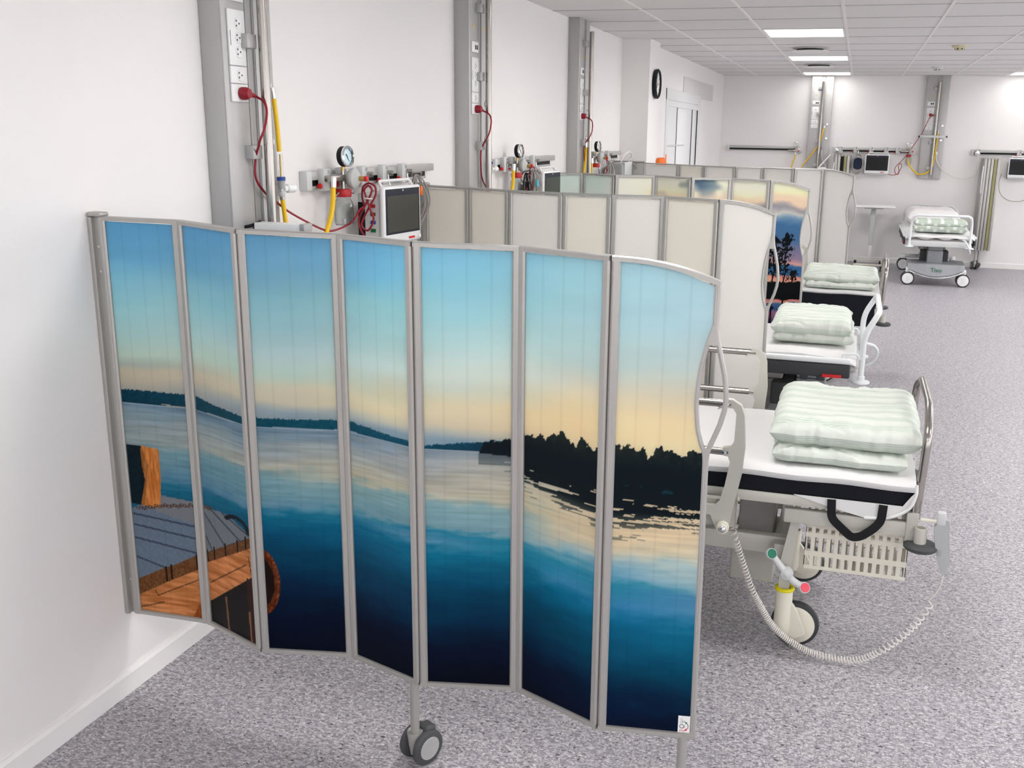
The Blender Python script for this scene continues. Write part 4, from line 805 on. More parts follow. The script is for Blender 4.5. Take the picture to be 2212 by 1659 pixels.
hose('yellow gas hose looping from the right back-wall column to its suction unit', BACK, XB2, [(.11, .211, 1.90), (.13, .205, 1.75), (.13, .20, 1.62), (.13, .19, 1.48), (.13, .17, 1.40), (.13, .11, 1.33), (.13, 0.0, 1.312), (.13, -.09, 1.38), (.13, -.15, 1.47), (.13, -.157, 1.53)], r=.010)
hose('white hose hanging from the left back-wall column', BACK, XB1, [(.10, .213, 1.63), (.115, .217, 1.56), (.115, .24, 1.47), (.115, .285, 1.385), (.115, .31, 1.3)], r=.007, m='white_cable', name='white_hose', group='white tubes at the back wall')
hose('thin white tube sagging between the right back-wall column and the right-hand rail', BACK, XB2, [(.12, .222, 1.60), (.12, .225, 1.53), (.12, .27, 1.44), (.12, .36, 1.35), (.12, .50, 1.282), (.12, .65, 1.272), (.12, .76, 1.31), (.12, .80, 1.40), (.12, .785, 1.53), (.10, .77, 1.62)], r=.006, m='white_cable', name='white_hose', group='white tubes at the back wall')

# equipment rails
def rail(label, wall, along, L=1.30, clamps=(), cut=0.09):
    t = thing('equipment_rail', label, 'rail', wl(wall, along), wall, 'equipment rails on the walls')
    MB().rbox(0, 0.0, 1.592, 0.012, L - cut, 1.668, 0.002, 1).build('back_plate', 'light_grey_plastic', t)
    MB().rbox(0.012, 0.0, 1.630, 0.034, L, 1.667, 0.004).build('upper_bar', 'column_strip', t)
    MB().rbox(0.012, 0.0, 1.593, 0.026, L - cut, 1.606, 0.003).build('lower_lip', 'column_strip', t)
    MB().box(0.0121, 0.03, 1.606, 0.020, L - cut, 1.632).build('slot', 'black', t)
    MB().rbox(0.0, -0.012, 1.590, 0.038, 0.03, 1.669, 0.004).build('end_cap', 'light_grey_plastic', t)
    for i, y in enumerate(clamps):
        c = MB().rbox(0.030, y - .03, 1.585, 0.062, y + .03, 1.678, 0.005).build('rail_clamp', 'light_grey_plastic', t)
        MB().rbox(0.0615, y, 1.655, 0.063, y + .022, 1.671, 0.001, 1).build('clamp_label', 'grey_plastic', c)
        MB().lathe([(0, .02), (.010, .018), (.012, .008), (.008, 0), (0, 0)], o=(.046, y - .03, 1.606), axis=(0, -1, 0), n=14).build('red_knob', 'bright_red', c)
        MB().lathe([(0, .03), (.012, .028), (.014, .012), (.010, 0), (0, 0)], o=(.060, y + .018, 1.640), axis=(1, .3, 0), n=12).build('thumb_screw', 'steel', c)
        MB().tube(spline([(.066, y + .012, 1.645), (.070, y + .014, 1.60), (.075, y + .018, 1.575), (.09, y + .02, 1.567), (.102, y + .02, 1.578)], 6), .0035, 8).build('hook', 'chrome', c)
    return t
rail('light grey equipment rail with clamps on the left wall in the nearest bay', LEFT, Y1 + .62, 1.31, (.115, .26, .46, .67, .885))
rail('light grey equipment rail in the second bay of the left wall', LEFT, Y2 + .585, 1.31, (.12, .27, .50, .72))
rail('light grey equipment rail in the third bay, ending at the pier', LEFT, Y3 + .58, 1.20, (.10, .40, .60))
rail('long empty equipment rail on the back wall near the left corner', BACK, .275, 1.07, (), 0.0)
rail('back-wall equipment rail carrying the monitor and the dark cuff', BACK, 1.835, 1.12, (.10, .31, .53, .74, .90), 0.0)
rail('back-wall equipment rail at the right edge, over the folded screen', BACK, 3.735, 1.31, (.08, .62), 0.0)
hz = thing('hanging_cable', 'thin grey cable hanging in a wide loop below the right-hand back-wall rail', 'cable', wl(BACK, 0), BACK, 'loose grey cables')
MB().tube(spline([(.10, 4.15, 1.35), (.10, 4.13, 1.2), (.10, 4.18, 1.05), (.10, 4.32, .97), (.10, 4.5, 1.0), (.12, 4.6, 1.2), (.12, 4.6, 1.35)], 8), .005, 8).build('cable', 'grey_cable', hz)

# suction units
def suction(label, wall, along, z=0.0, jar=True, face='gauge_face', small=False):
    t = thing('suction_unit', label, 'suction unit', (wl(wall, along)[0], wl(wall, along)[1], z), wall, 'suction units with pressure gauge')
    k = 0.8 if small else 1.0; gz = 1.725
    g = MB().lathe([(0, 0), (.040 * k, 0), (.043 * k, .004), (.043 * k, .026), (.039 * k, .030), (.037 * k, .024), (0, .022)], o=(.085, .0, gz), axis=(1, -.10, .05), n=36).build('gauge_case', 'black', t)
    MB().lathe([(.036 * k, .024), (.0435 * k, .026), (.0445 * k, .034), (.038 * k, .037), (.036 * k, .030)], o=(.085, .0, gz), axis=(1, -.10, .05), n=36).build('gauge_bezel', 'chrome', g)
    MB().lathe([(0, .0262), (.037 * k, .0262), (.037 * k, .023), (0, .023)], o=(.085, .0, gz), axis=(1, -.10, .05), n=36).build('gauge_dial', face, g)
    ax = Vector((1, -.10, .05)).normalized(); u = Vector((.10, 1, 0)).normalized(); v = ax.cross(u); o = Vector((.085, 0, gz)) + ax * .028
    MB().tube([o - (u * .5 - v * .8) * .012, o + (u * .5 - v * .8) * .026 * k], [.0022, .0008], 6).build('gauge_needle', 'black_ink', g)
    for i in range(9):
        a = -0.7 + i * (PI + 1.4) / 8; q = o + (u * math.cos(a) + v * math.sin(a)) * .029 * k; q2 = o + (u * math.cos(a) + v * math.sin(a)) * .034 * k; MB().cyl(q, q2, .0007, 5).build('gauge_mark', 'black_ink', g)
    MB().cyl((.087, .0, 1.655), (.088, 0, gz - .042 * k), .008, 14).build('gauge_neck', 'brass', t)
    MB().cyl((.087, 0, 1.56), (.087, 0, 1.665), .0085, 16).build('down_pipe', 'steel', t)
    MB().rbox(.062, -.115, 1.622, .098, .02, 1.650, .006, 3).build('manifold', 'steel', t)
    MB().lathe([(0, -.030), (.030, -.028), (.044, -.008), (.0455, .0), (.044, .008), (.022, .026), (0, .029)], o=(.115, .045, 1.633), axis=(1, .05, .0), n=36).build('regulator_drum', 'membrane', t)
    MB().cyl((.14, .045, 1.633), (.170, .046, 1.633), .011, 14).build('adjuster', 'brass', t)
    MB().lathe([(0, 0), (.012, 0), (.012, .012), (0, .014)], o=(.168, .046, 1.633), axis=(1, 0, 0), n=14).build('adjuster_cap', 'bright_red', t)
    if jar:
        MB().lathe([(0, 1.557), (.034, 1.557), (.035, 1.560), (.035, 1.586), (.032, 1.590), (0, 1.590)], o=(.087, 0, 0), n=32).build('jar_lid', 'red_plastic', t)
        jb = MB().lathe([(.028, 1.557), (.030, 1.548), (.039, 1.535), (.041, 1.52), (.041, 1.45), (.036, 1.437), (0, 1.437), (0, 1.4395), (.035, 1.4395), (.0385, 1.452), (.0385, 1.52), (.037, 1.533), (.028, 1.546), (.026, 1.557)], o=(.087, 0, 0), n=32).build('jar', 'glass', t)
        MB().cyl((.087, 0, 1.4405), (.087, 0, 1.462), .007, 10).build('float_valve', 'white_plastic', jb)
        MB().rbox(.117, -.016, 1.515, .130, -.004, 1.527, .003).build('jar_boss', 'membrane', jb)
suction('suction unit with blue-faced pressure gauge and red-lidded jar in the nearest bay', LEFT, Y1 + .82)
suction('suction unit with pressure gauge and red-lidded jar in the second bay', LEFT, Y2 + .845, -.012, face='gauge_white')
suction('suction unit with pressure gauge and red-lidded jar in the third bay', LEFT, Y3 + .60, -.006, face='gauge_white')
suction('small suction regulator with round gauge beside the back-wall monitor', BACK, 2.885, -.008, True, 'gauge_white', True)
suction('small black suction regulator at the end of the empty back-wall rail', BACK, 1.292, -.03, False, 'gauge_white', True)

# patient monitors: local frame x = outward, y = right, centred on the display
def monitor(label, loc, rz, depth=.12, W=.30, H=.255, arm=True, disp='display'):
    t = thing('patient_monitor', label, 'monitor', loc, rz, 'patient monitors')
    MB().rbox(-.025, -W / 2, -H / 2, 0.0, W / 2, H / 2, .010, 3).build('display_housing', 'white_plastic', t)
    e = MB().rbox(-.001, -W / 2 + .014, -H / 2 + .042, .0015, W / 2 - .014, H / 2 - .012, .001, 1).build('display_glass', 'display_edge', t)
    MB().rbox(.0012, -W / 2 + .026, -H / 2 + .052, .0022, W / 2 - .026, H / 2 - .042, .0003, 1).build('screen_area', disp, e)
    MB().rbox(.0012, -.004, H / 2 - .024, .0022, .004, H / 2 - .016, .0003, 1).build('camera_mark', 'light_grey_plastic', e)
    MB().rbox(-.001, W / 2 - .115, -H / 2 + .012, .001, W / 2 - .06, -H / 2 + .022, .0005, 1).build('red_logo', 'bright_red', t)
    MB().lathe([(0, .008), (.010, .008), (.012, 0), (0, 0)], o=(0, W / 2 - .025, -H / 2 + .02), axis=(1, 0, 0), n=16).build('rotary_knob', 'white_plastic', t)
    MB().rbox(-depth - .025, -W / 2 + .01, -H / 2 - .02, -.026, W / 2 - .03, H / 2 - .03, .010, 3).build('module_rack', 'light_grey_plastic', t)
    MB().rbox(-depth - .02, -W / 2 + .0085, -H / 2 - .01, -depth + .015, -W / 2 + .011, H / 2 - .07, .0005, 1).build('rack_slot', 'black', t)
    for i, m in enumerate(('red_plastic', 'brown_plastic', 'blue_plastic', 'green_plastic', 'black')):
        z = H / 2 - .085 - i * .036
        MB().rbox(-.075, -W / 2 + .004, z - .008, -.050, -W / 2 + .0115, z + .008, .002).build('connector_socket', m, t)
    if arm:
        MB().tube(rounded([(-.03, -W / 2 + .04, H / 2 - .01), (-.05, -W / 2 + .04, H / 2 + .022), (-.05, W / 2 - .02, H / 2 + .022), (-.03, W / 2 - .02, H / 2 - .01)], .02), .007, 8).build('carry_handle', 'white_plastic', t)
        MB().rbox(-.19, -.03, -.02, -depth - .02, .03, .03, .004).build('wall_bracket', 'grey_plastic', t)
    return t
monitor('patient monitor with row of coloured sockets in the nearest bay', (.228, 4.225, 1.467), -.10, W=.325)
monitor('patient monitor rising behind the second screen in the second bay', (.205, 6.68, 1.45), -.08, W=.32)
monitor('patient monitor with dark display on the back wall beside the dark cuff', (2.458, YB - .17, 1.44), BACK, W=.335, H=.27, disp='display_dark')
monitor('patient monitor cut off by the right edge of the picture', (4.385, YB - .17, 1.43), BACK, W=.335, H=.27, disp='display_dark')

# cable bundles
def bundle(label, loc, loops, m='grey_cable', r=.0035, tagm=None, seed=1, wide=1.0):
    t = thing('cable_bundle', label, 'cable', loc, 0, 'coiled sensor cables'); rr = random.Random(seed)
    for i in range(loops):
        a = rr.uniform(-.02, .02); wd = rr.uniform(.03, .055) * wide; h = rr.uniform(.20, .27); dx = rr.uniform(-.02, .02); dr = rr.uniform(-.3, .5)
        pts = [(dx * .3, a * .3, 0), (dx + .01, a + wd * .6, -h * .22), (dx + .012 + .02 * dr, a + wd, -h * .6), (dx + .02 * dr, a + wd * .5, -h * .95), (dx, a - wd * .3, -h), (dx - .01, a - wd * .6, -h * .7), (dx - .006, a - wd * .35, -h * .3)]
        MB().tube(spline(pts, 7, closed=True), r, 6, closed=True).build('cable_turn', m, t)
    MB().tube(spline([(.01, .02, -.01), (.03, .0, .012), (.0, -.03, .010), (-.02, -.01, -.01)], 6), r, 6).build('cable_end', m, t)
    if tagm: MB().rbox(.015, -.012, -.10, .03, .018, -.055, .004).build('cable_tag', tagm, t)
    return t
bundle('bundle of grey sensor cables with an orange clip right of the near monitor', (.088, Y1 + 1.575, 1.622), 9, tagm='orange_plastic', seed=3, wide=1.9)
bundle('grey sensor cables hanging between jar and monitor in the second bay', (.16, Y2 + .98, 1.585), 8, tagm='teal_tag', seed=5)
bundle('black and grey sensor cables hanging by the second-bay suction jar', (.13, Y2 + .90, 1.575), 5, m='black', seed=6)
bundle('tangle of grey sensor cables in front of the third-bay suction unit', (.15, Y3 + .86, 1.585), 9, seed=9)
bundle('thick grey hose coil on the third-bay rail', (.105, Y3 + 1.0, 1.572), 6, r=.006, m='light_grey_plastic', seed=12)
tb = thing('equipment_pouch', 'grey cloth pouch hanging at the right end of the third-bay rail', 'pouch', (.05, Y3 + 1.13, 1.33), 0)
MB().rbox(0, 0, 0, .16, .34, .245, .03, 4).build('pouch_body', 'grey_plastic', tb)
MB().rbox(.158, .02, .13, .166, .32, .25, .004).build('flap', 'light_grey_plastic', tb)
MB().tube(spline([(.12, .03, .23), (.14, .06, .30), (.15, .20, .335), (.15, .34, .32), (.14, .38, .27), (.13, .33, .25)], 8), .006, 8).build('carry_loop', 'white_cable', tb)
MB().tube(spline([(.15, .30, .26), (.19, .36, .2), (.20, .42, .1), (.19, .45, .0)], 8), .005, 8).build('trailing_cable', 'grey_cable', tb)
# blood pressure cuff on the back wall rail
cu = thing('blood_pressure_cuff', 'dark navy blood pressure cuff with grey hose coiled on the back-wall rail', 'cuff', (2.19, YB, 0), BACK)
MB().lathe([(.0, -.03), (.075, -.03), (.085, -.02), (.085, .02), (.075, .03), (.0, .03)], o=(.12, 0, 1.44), axis=(1, 0, 0), n=28).build('rolled_cuff', 'navy_fabric', cu)
for i, (rx, rz) in enumerate(((.085, .13), (.075, .145), (.09, .12), (.068, .15))):
    MB().tube([(.155 + .008 * i, rx * math.cos(a), 1.435 + rz * math.sin(a)) for a in np.linspace(0, 2 * PI, 30)[:-1]], .006, 6, closed=True).build('hose_turn', 'grey_cable', cu)
MB().tube([(.13, 0, 1.57), (.09, 0, 1.62), (.06, 0, 1.62)], .005, 8).build('hanger', 'chrome', cu)
# antenna-like rods and slanted arm by the folded screen
for xx, lb in ((1.875, 'thin upright rod clamped at the left end of the monitor rail'), (3.80, 'thin upright rod clamped on the right-hand back-wall rail')):
    t = thing('clamped_rod', lb, 'rod', (xx, YB, 0), BACK, 'rods clamped on the rails')
    MB().cyl((.075, 0, 1.60), (.075, 0.004, 1.78), .004, 8).build('rod', 'chrome', t); MB().rbox(.03, -.03, 1.60, .085, .03, 1.655, .006).build('clamp', 'chrome', t)
t = thing('swivel_arm', 'slanted white swivel arm beside the folded screen on the back wall', 'arm', (1.63, YB - .25, 0), 0)
MB().tube([(.02, 0, 1.38), (.17, 0.05, 1.56)], .010, 8).build('arm_bar', 'white_plastic', t); MB().rbox(0, -.05, 1.35, .12, .05, 1.38, .008).build('arm_tray', 'white_plastic', t)
# white tray arm on the nearest column, cross bar on the right back-wall column
t = thing('swing_shelf', 'flat white swing arm with grey end block just above the lake screen', 'shelf', (.10, Y1 + .04, 1.48), 0)
MB().rbox(.045, .0, .002, .235, .055, .032, .004).build('arm_plate', 'white_plastic', t)
MB().rbox(.228, -.002, .004, .248, .058, .034, .004).build('end_block', 'grey_plastic', t)
MB().rbox(-.008, .08, -.02, .07, .18, .018, .006).build('pole_clamp', 'bumper_grey', t)
MB().tube([(-.03, .02, .008), (.0, .04, .014), (.02, .06, .022), (.03, .07, .03)], .006, 8).build('lock_lever', 'black', t)
t = thing('cross_bar', 'light grey cross bar with black end knobs on the right back-wall column', 'bar', (3.01, YB, 1.83), BACK)
MB().rbox(.10, .0, -.008, .16, .345, .026, .004).build('bar', 'light_grey_plastic', t)
for y in (-.012, .357): MB().lathe([(0, -.012), (.012, -.012), (.014, 0), (.012, .012), (0, .012)], o=(.13, y, .009), axis=(0, 1, 0), n=14).build('end_knob', 'bumper_grey', t)

# ------------------------------------------------------------------ beds
def caster(t, x, y, r=.088, yellow=False, style='bed', trail=.04):
    """one bed caster as a part with its wheel pieces"""
    if style == 'bed':
        f = MB().lathe([(0, .07), (.026, .07), (.031, .09), (.031, .235), (.028, .24), (0, .24)], o=(x - .03, y - .045, 0), n=20)
        f.prism([(x - .055, .08), (x + .02, .055), (x + .055, .075), (x + .02, .16), (x - .01, .20), (x - .055, .22)], y - .058, y - .036, 'y')
        f = f.build('caster_fork', 'cream_plastic', t)
        MB().lathe([(0.02, -.018), (r - .012, -.018), (r - .003, -.012), (r, 0), (r - .003, .012), (r - .012, .018), (.02, .018)], o=(x + .015, y, r), axis=(0, 1, 0), n=40).build('tyre', 'rubber', f)
        for s in (-1, 1): MB().lathe([(0, .024), (r - .026, .023), (r - .016, .018), (r - .016, .0), (0, 0)], o=(x + .015, y, r), axis=(0, s, 0), n=36).build('wheel_cover', 'cream_plastic', f)
        if yellow: MB().torus((x - .03, y - .045, .243), .029, .0075, n=28, m=8).build('yellow_ring', 'yellow_ring', f)
        else: MB().torus((x - .03, y - .045, .240), .026, .006, n=24, m=8).build('stem_ring', 'cream_plastic', f)
    else:
        f = MB().rbox(x - .03, y - .03, .06, x + .03, y + .03, .215, .015, 3).build('caster_fork', 'white_plastic', t)
        for s in (-1, 1):
            MB().lathe([(.02, -.016), (r - .010, -.016), (r, -.006), (r, .006), (r - .010, .016), (.02, .016)], o=(x + s * .048, y, r), axis=(1, 0, 0), n=36).build('tyre', 'rubber', f)
            MB().lathe([(0, .022), (r - .020, .020), (r - .014, .015), (r - .014, 0), (0, 0)], o=(x + s * .048, y, r), axis=(s, 0, 0), n=36).build('wheel_cover', 'white_plastic', f)
            MB().tube([(x + s * .071, y - .012, r + .035), (x + s * .071, y - .012, r - .02), (x + s * .071, y, r - .032), (x + s * .071, y + .012, r - .02), (x + s * .071, y + .012, r + .035)], .002, 6).build('brake_slot', 'light_grey_plastic', f)

def make_bed(label, loc, dz=0.0, yellow=True, controls=True):
    """hospital bed, origin on the floor under the middle of the foot end, head towards -x"""
    t = thing('hospital_bed', label, 'bed', loc, 0, 'hospital beds with steel foot bars'); z = dz
    for s in (-1, 1):
        MB().rbox(-2.15, s * .36 - .018, .588 + z, -.06, s * .36 + .018, .626 + z, .004).build('side_beam', 'cream_enamel', t)
        MB().rbox(-.44, s * .355 - .015, .520 + z, -.005, s * .355 + .015, .572 + z, .004).build('foot_beam', 'cream_enamel', t)
        MB().rbox(-.035, s * .358 - .016, .50 + z, .005, s * .358 + .016, .61 + z, .005).build('corner_post', 'cream_enamel', t)
        b = MB().lathe([(0, .0), (.050, .0), (.056, .006), (.056, .014), (.048, .022), (0, .024)], o=(.018, s * .385, .488 + z), n=32).build('bumper_disc', 'bumper_grey', t)
        MB().lathe([(0, .510 + z), (.0205, .510 + z), (.0205, .565 + z), (.016, .566 + z), (.016, .55 + z), (0, .55 + z)], o=(.014, s * .385, 0), n=20).build('bumper_stem', 'cream_enamel', b)
    MB().rbox(-.03, -.36, .53 + z, .0, .36, .60 + z, .004).build('foot_cross_beam', 'cream_enamel', t)
    MB().tube(rounded([(-.005, -.355, .585 + z), (.006, -.358, .885 + z), (.012, -.20, .948 + z), (.012, .20, .948 + z), (.006, .358, .885 + z), (-.005, .355, .585 + z)], .05, 6), .0145, 14).build('foot_bar', 'steel', t)
    MB().rbox(-2.15, -.36, .545 + z, -2.11, .36, .60 + z, .004).build('head_cross_beam', 'cream_enamel', t)
    MB().rbox(-2.19, -.40, .50 + z, -2.16, .40, 1.02 + z, .02, 3).build('head_board', 'cream_plastic', t)
    MB().rbox(-2.10, -.34, .600 + z, -.08, .34, .619 + z, .003).build('mattress_platform', 'cream_enamel', t)
    # base frame and lifting gear
    for s in (-1, 1): MB().rbox(-1.75, s * .235 - .02, .345, -.43, s * .235 + .02, .415, .006).build('base_beam', 'cream_enamel', t)
    for x in (-1.75, -.47): MB().rbox(x, -.30, .345, x + .045, .30, .405, .006).build('base_cross_beam', 'cream_enamel', t)
    for x in (-.62, -1.62):
        MB().rbox(x, -.10, .36, x + .135, .10, .585 + z, .010, 3).build('lifting_column', 'grey_box', t)
        MB().rbox(x - .02, -.13, .17, x + .145, .14, .345, .008, 3).build('drive_box', 'cream_enamel', t)
    for x0 in (-.42, -1.72):
        for s in (-1, 1):
            MB().prism([(x0 + .005, .515), (x0 + .035, .515), (x0 + .02, .35), (x0 + .015, .235), (x0 - .022, .235), (x0 - .022, .355)], s * .31 - .016, s * .31 + .016, 'y').build('leg', 'cream_enamel', t)
            caster(t, x0 + .03, s * .265 + (.0 if s < 0 else .045), yellow=yellow and s < 0 and x0 > -1)
    if controls:
        p = MB().tube(spline([(-.475, -.365, .394), (-.44, -.375, .355), (-.415, -.385, .332), (-.385, -.375, .30), (-.352, -.365, .281)], 5), [.019, .018, .017, .016, .015, .014, .015, .018, .021, .018, .015, .014, .014, .015, .016, .018, .019][:21 - 4] if False else .0135, 12).build('brake_pedal', 'light_grey_plastic', t)
        MB().lathe([(0, -.022), (.018, -.02), (.024, 0), (.02, .02), (0, .026)], o=(-.415, -.375, .332), axis=(0, -1, 0), n=20).build('pedal_hub', 'light_grey_plastic', p)
        for (x, zz, m) in ((-.475, .394, 'pedal_green'), (-.352, .281, 'pedal_red')):
            MB().lathe([(0, -.012), (.018, -.012), (.0215, .0), (.0195, .010), (0, .012)], o=(x, -.37, zz), axis=(.45, -.75, .45), n=24).build('pedal_foot', 'light_grey_plastic', p)
            MB().lathe([(0, .0135), (.0165, .0125), (.0175, .009), (0, .009)], o=(x, -.37, zz), axis=(.45, -.75, .45), n=24).build('pedal_pad', m, p)
    # side rails
    arm = [(-.685, .930), (-.655, .968), (-.635, .968), (-.605, .950), (-.592, .915), (-.583, .800), (-.590, .700), (-.610, .59), (-.622, .510), (-.632, .492), (-.652, .488), (-.67, .50), (-.69, .545), (-.71, .545), (-.71, .580), (-.675, .582), (-.66, .60), (-.645, .66), (-.632, .745), (-.640, .765), (-.66, .768), (-.66, .795), (-.632, .80), (-.622, .82), (-.620, .92), (-.632, .938), (-.66, .940)]
    for s in (-1, 1):
        yy = s * .435
        r = MB().prism([(x, zz + z) for x, zz in arm], yy - .012, yy + .012, 'y').build('side_rail', 'cream_enamel', t, 'curved cream rail arm')
        arm2 = [(-1.9 - x - .06, zz + z) for x, zz in arm][::-1]
        MB().prism(arm2, yy - .012, yy + .012, 'y').build('rail_arm', 'cream_enamel', r)
        for zz in (.950, .779): MB().tube([(-1.31, yy, zz + z), (-.640, yy, zz + z)], .0135, 14).build('rail_tube', 'steel', r)
        MB().lathe([(0, .030), (.012, .028), (.016, .02), (.022, .018), (.022, 0), (0, 0)], o=(-.642, yy + s * .010, .506 + z), axis=(0, s, 0), n=24).build('pivot', 'cream_plastic', r)
        MB().lathe([(0, .036), (.006, .035), (.012, .030), (.013, .026), (0, .026)], o=(-.642, yy + s * .010, .506 + z), axis=(0, s, 0), n=16).build('pivot_screw', 'chrome', r)
        for zz in (.95, .779): MB().lathe([(0, .006), (.006, .005), (.008, 0), (0, 0)], o=(-.652, yy + s * .013, zz + z), axis=(0, s, 0), n=14).build('rail_screw', 'chrome', r)
        MB().rbox(-.75, yy - s * .06 - .03, .50 + z, -.60, yy - s * .012, .60 + z, .008).build('rail_mount', 'cream_enamel', r)
    return t
B1 = (2.492, 3.775)
make_bed('hospital bed nearest the viewer, with green and red brake pedal and steel foot bar', (*B1, 0), 0.0)
B3 = (2.455, 8.045); DZ3 = 0.0
make_bed('hospital bed in the third bay, steel foot bar, behind the white-framed stretcher', (*B3, 0), DZ3, yellow=False)

def puff(label, loc, rz, LX, LY, layers, cat, name, group, material, seed, stitch=True, part=None):
    """folded quilt: stacked soft layers joined into one continuous looking pile; layers = (x0,x1,y0,y1,z0,z1)"""
    t = thing(name, label, cat, loc, rz, group)
    for li, (x0, x1, y0, y1, z0, z1) in enumerate(layers):
        nx, ny = 110, 90; cx, cy, cz = (x0 + x1) / 2, (y0 + y1) / 2, (z0 + z1) / 2; hx, hy, hz = (x1 - x0) / 2, (y1 - y0) / 2, (z1 - z0) / 2
        def spaced(n): q = np.linspace(-1, 1, n + 1); return .45 * q + .55 * np.sin(q * PI / 2)
        A, B = np.meshgrid(spaced(nx), spaced(ny), indexing='ij')
        # soft cushion profile: rounded rim of radius about the half thickness
        kx, ky = min(.48, hz * 1.15 / hx), min(.48, hz * 1.15 / hy)
        ex = np.clip((np.abs(A) - 1 + kx) / kx, 0, 1); ey = np.clip((np.abs(B) - 1 + ky) / ky, 0, 1)
        prof = np.sqrt(np.clip(1 - ex ** 2, 0, 1)) * np.sqrt(np.clip(1 - ey ** 2, 0, 1))
        X0, Y0 = A * hx, B * hy
        n = vnoise(X0 + 3 + li, Y0 + 5, 4, 5, seed + li) - .5; n2 = vnoise(X0 + 7, Y0 + 2, 13, 17, seed + 5 + li) - .5
        rim = vnoise(X0 + 1.7, np.zeros_like(X0) + .3 + li, 15, 1, seed + 9) - .5; rim2 = vnoise(np.zeros_like(X0) + 2.2, Y0 + 1.3 + li, 1, 13, seed + 19) - .5
        Y1_ = Y0 + np.sign(B) * rim * .040 * np.abs(B) ** 6; X1_ = X0 + np.sign(A) * rim2 * .026 * np.abs(A) ** 6
        puffz = n * .030 + n2 * .012
        wr = vnoise(X0 * 1.0 + 9, Y0 * .2 + li, 34, 6, seed + 29) - .5; puffz = puffz + wr * .026 * np.clip((np.abs(B) - .72) / .28, 0, 1)
        if stitch:
            for q in range(-4, 5):
                yl = q * .082 + .030 * np.sin(X0 * 7 + q * 1.1 + li) + .012 * np.sin(X0 * 19 + q * 2.3)
                puffz = puffz - .0105 * np.exp(-((Y0 - yl) / .0045) ** 2) + .0025 * np.exp(-((Y0 - yl - .04) / .028) ** 2)
        Zt = hz * prof + puffz * np.sqrt(prof); Zb = -hz * prof
        arc = np.concatenate([[0], np.cumsum(np.hypot(np.diff(Y0[nx // 2]), np.diff(hz * prof[nx // 2])))]); strip = np.broadcast_to(arc, Y0.shape) + .35 * puffz
        W_ = ny + 1; idx = np.arange((nx + 1) * W_).reshape(nx + 1, W_); N0 = idx.size
        VV = np.concatenate([np.stack([X1_ + cx, Y1_ + cy, Zt + cz], -1).reshape(-1, 3), np.stack([X1_ + cx, Y1_ + cy, Zb + cz], -1).reshape(-1, 3)])
        q0 = np.stack([idx[:-1, :-1], idx[1:, :-1], idx[1:, 1:], idx[:-1, 1:]], -1).reshape(-1, 4); F = np.concatenate([q0, q0[:, ::-1] + N0])
        me = bpy.data.meshes.new('quilt_layer'); me.vertices.add(len(VV)); me.vertices.foreach_set('co', VV.astype(np.float32).ravel())
        me.loops.add(F.size); me.loops.foreach_set('vertex_index', F.astype(np.int32).ravel()); me.polygons.add(len(F)); me.polygons.foreach_set('loop_start', (np.arange(len(F)) * 4).astype(np.int32)); me.update(calc_edges=True)
        at = me.attributes.new('strip', 'FLOAT', 'POINT'); at.data.foreach_set('value', np.concatenate([strip.ravel(), -strip.ravel()]).astype(np.float32))
        me.polygons.foreach_set('use_smooth', [True] * len(me.polygons)); me.materials.append(MATS[material])
        link(part or 'quilt_layer', me, t)
    return t

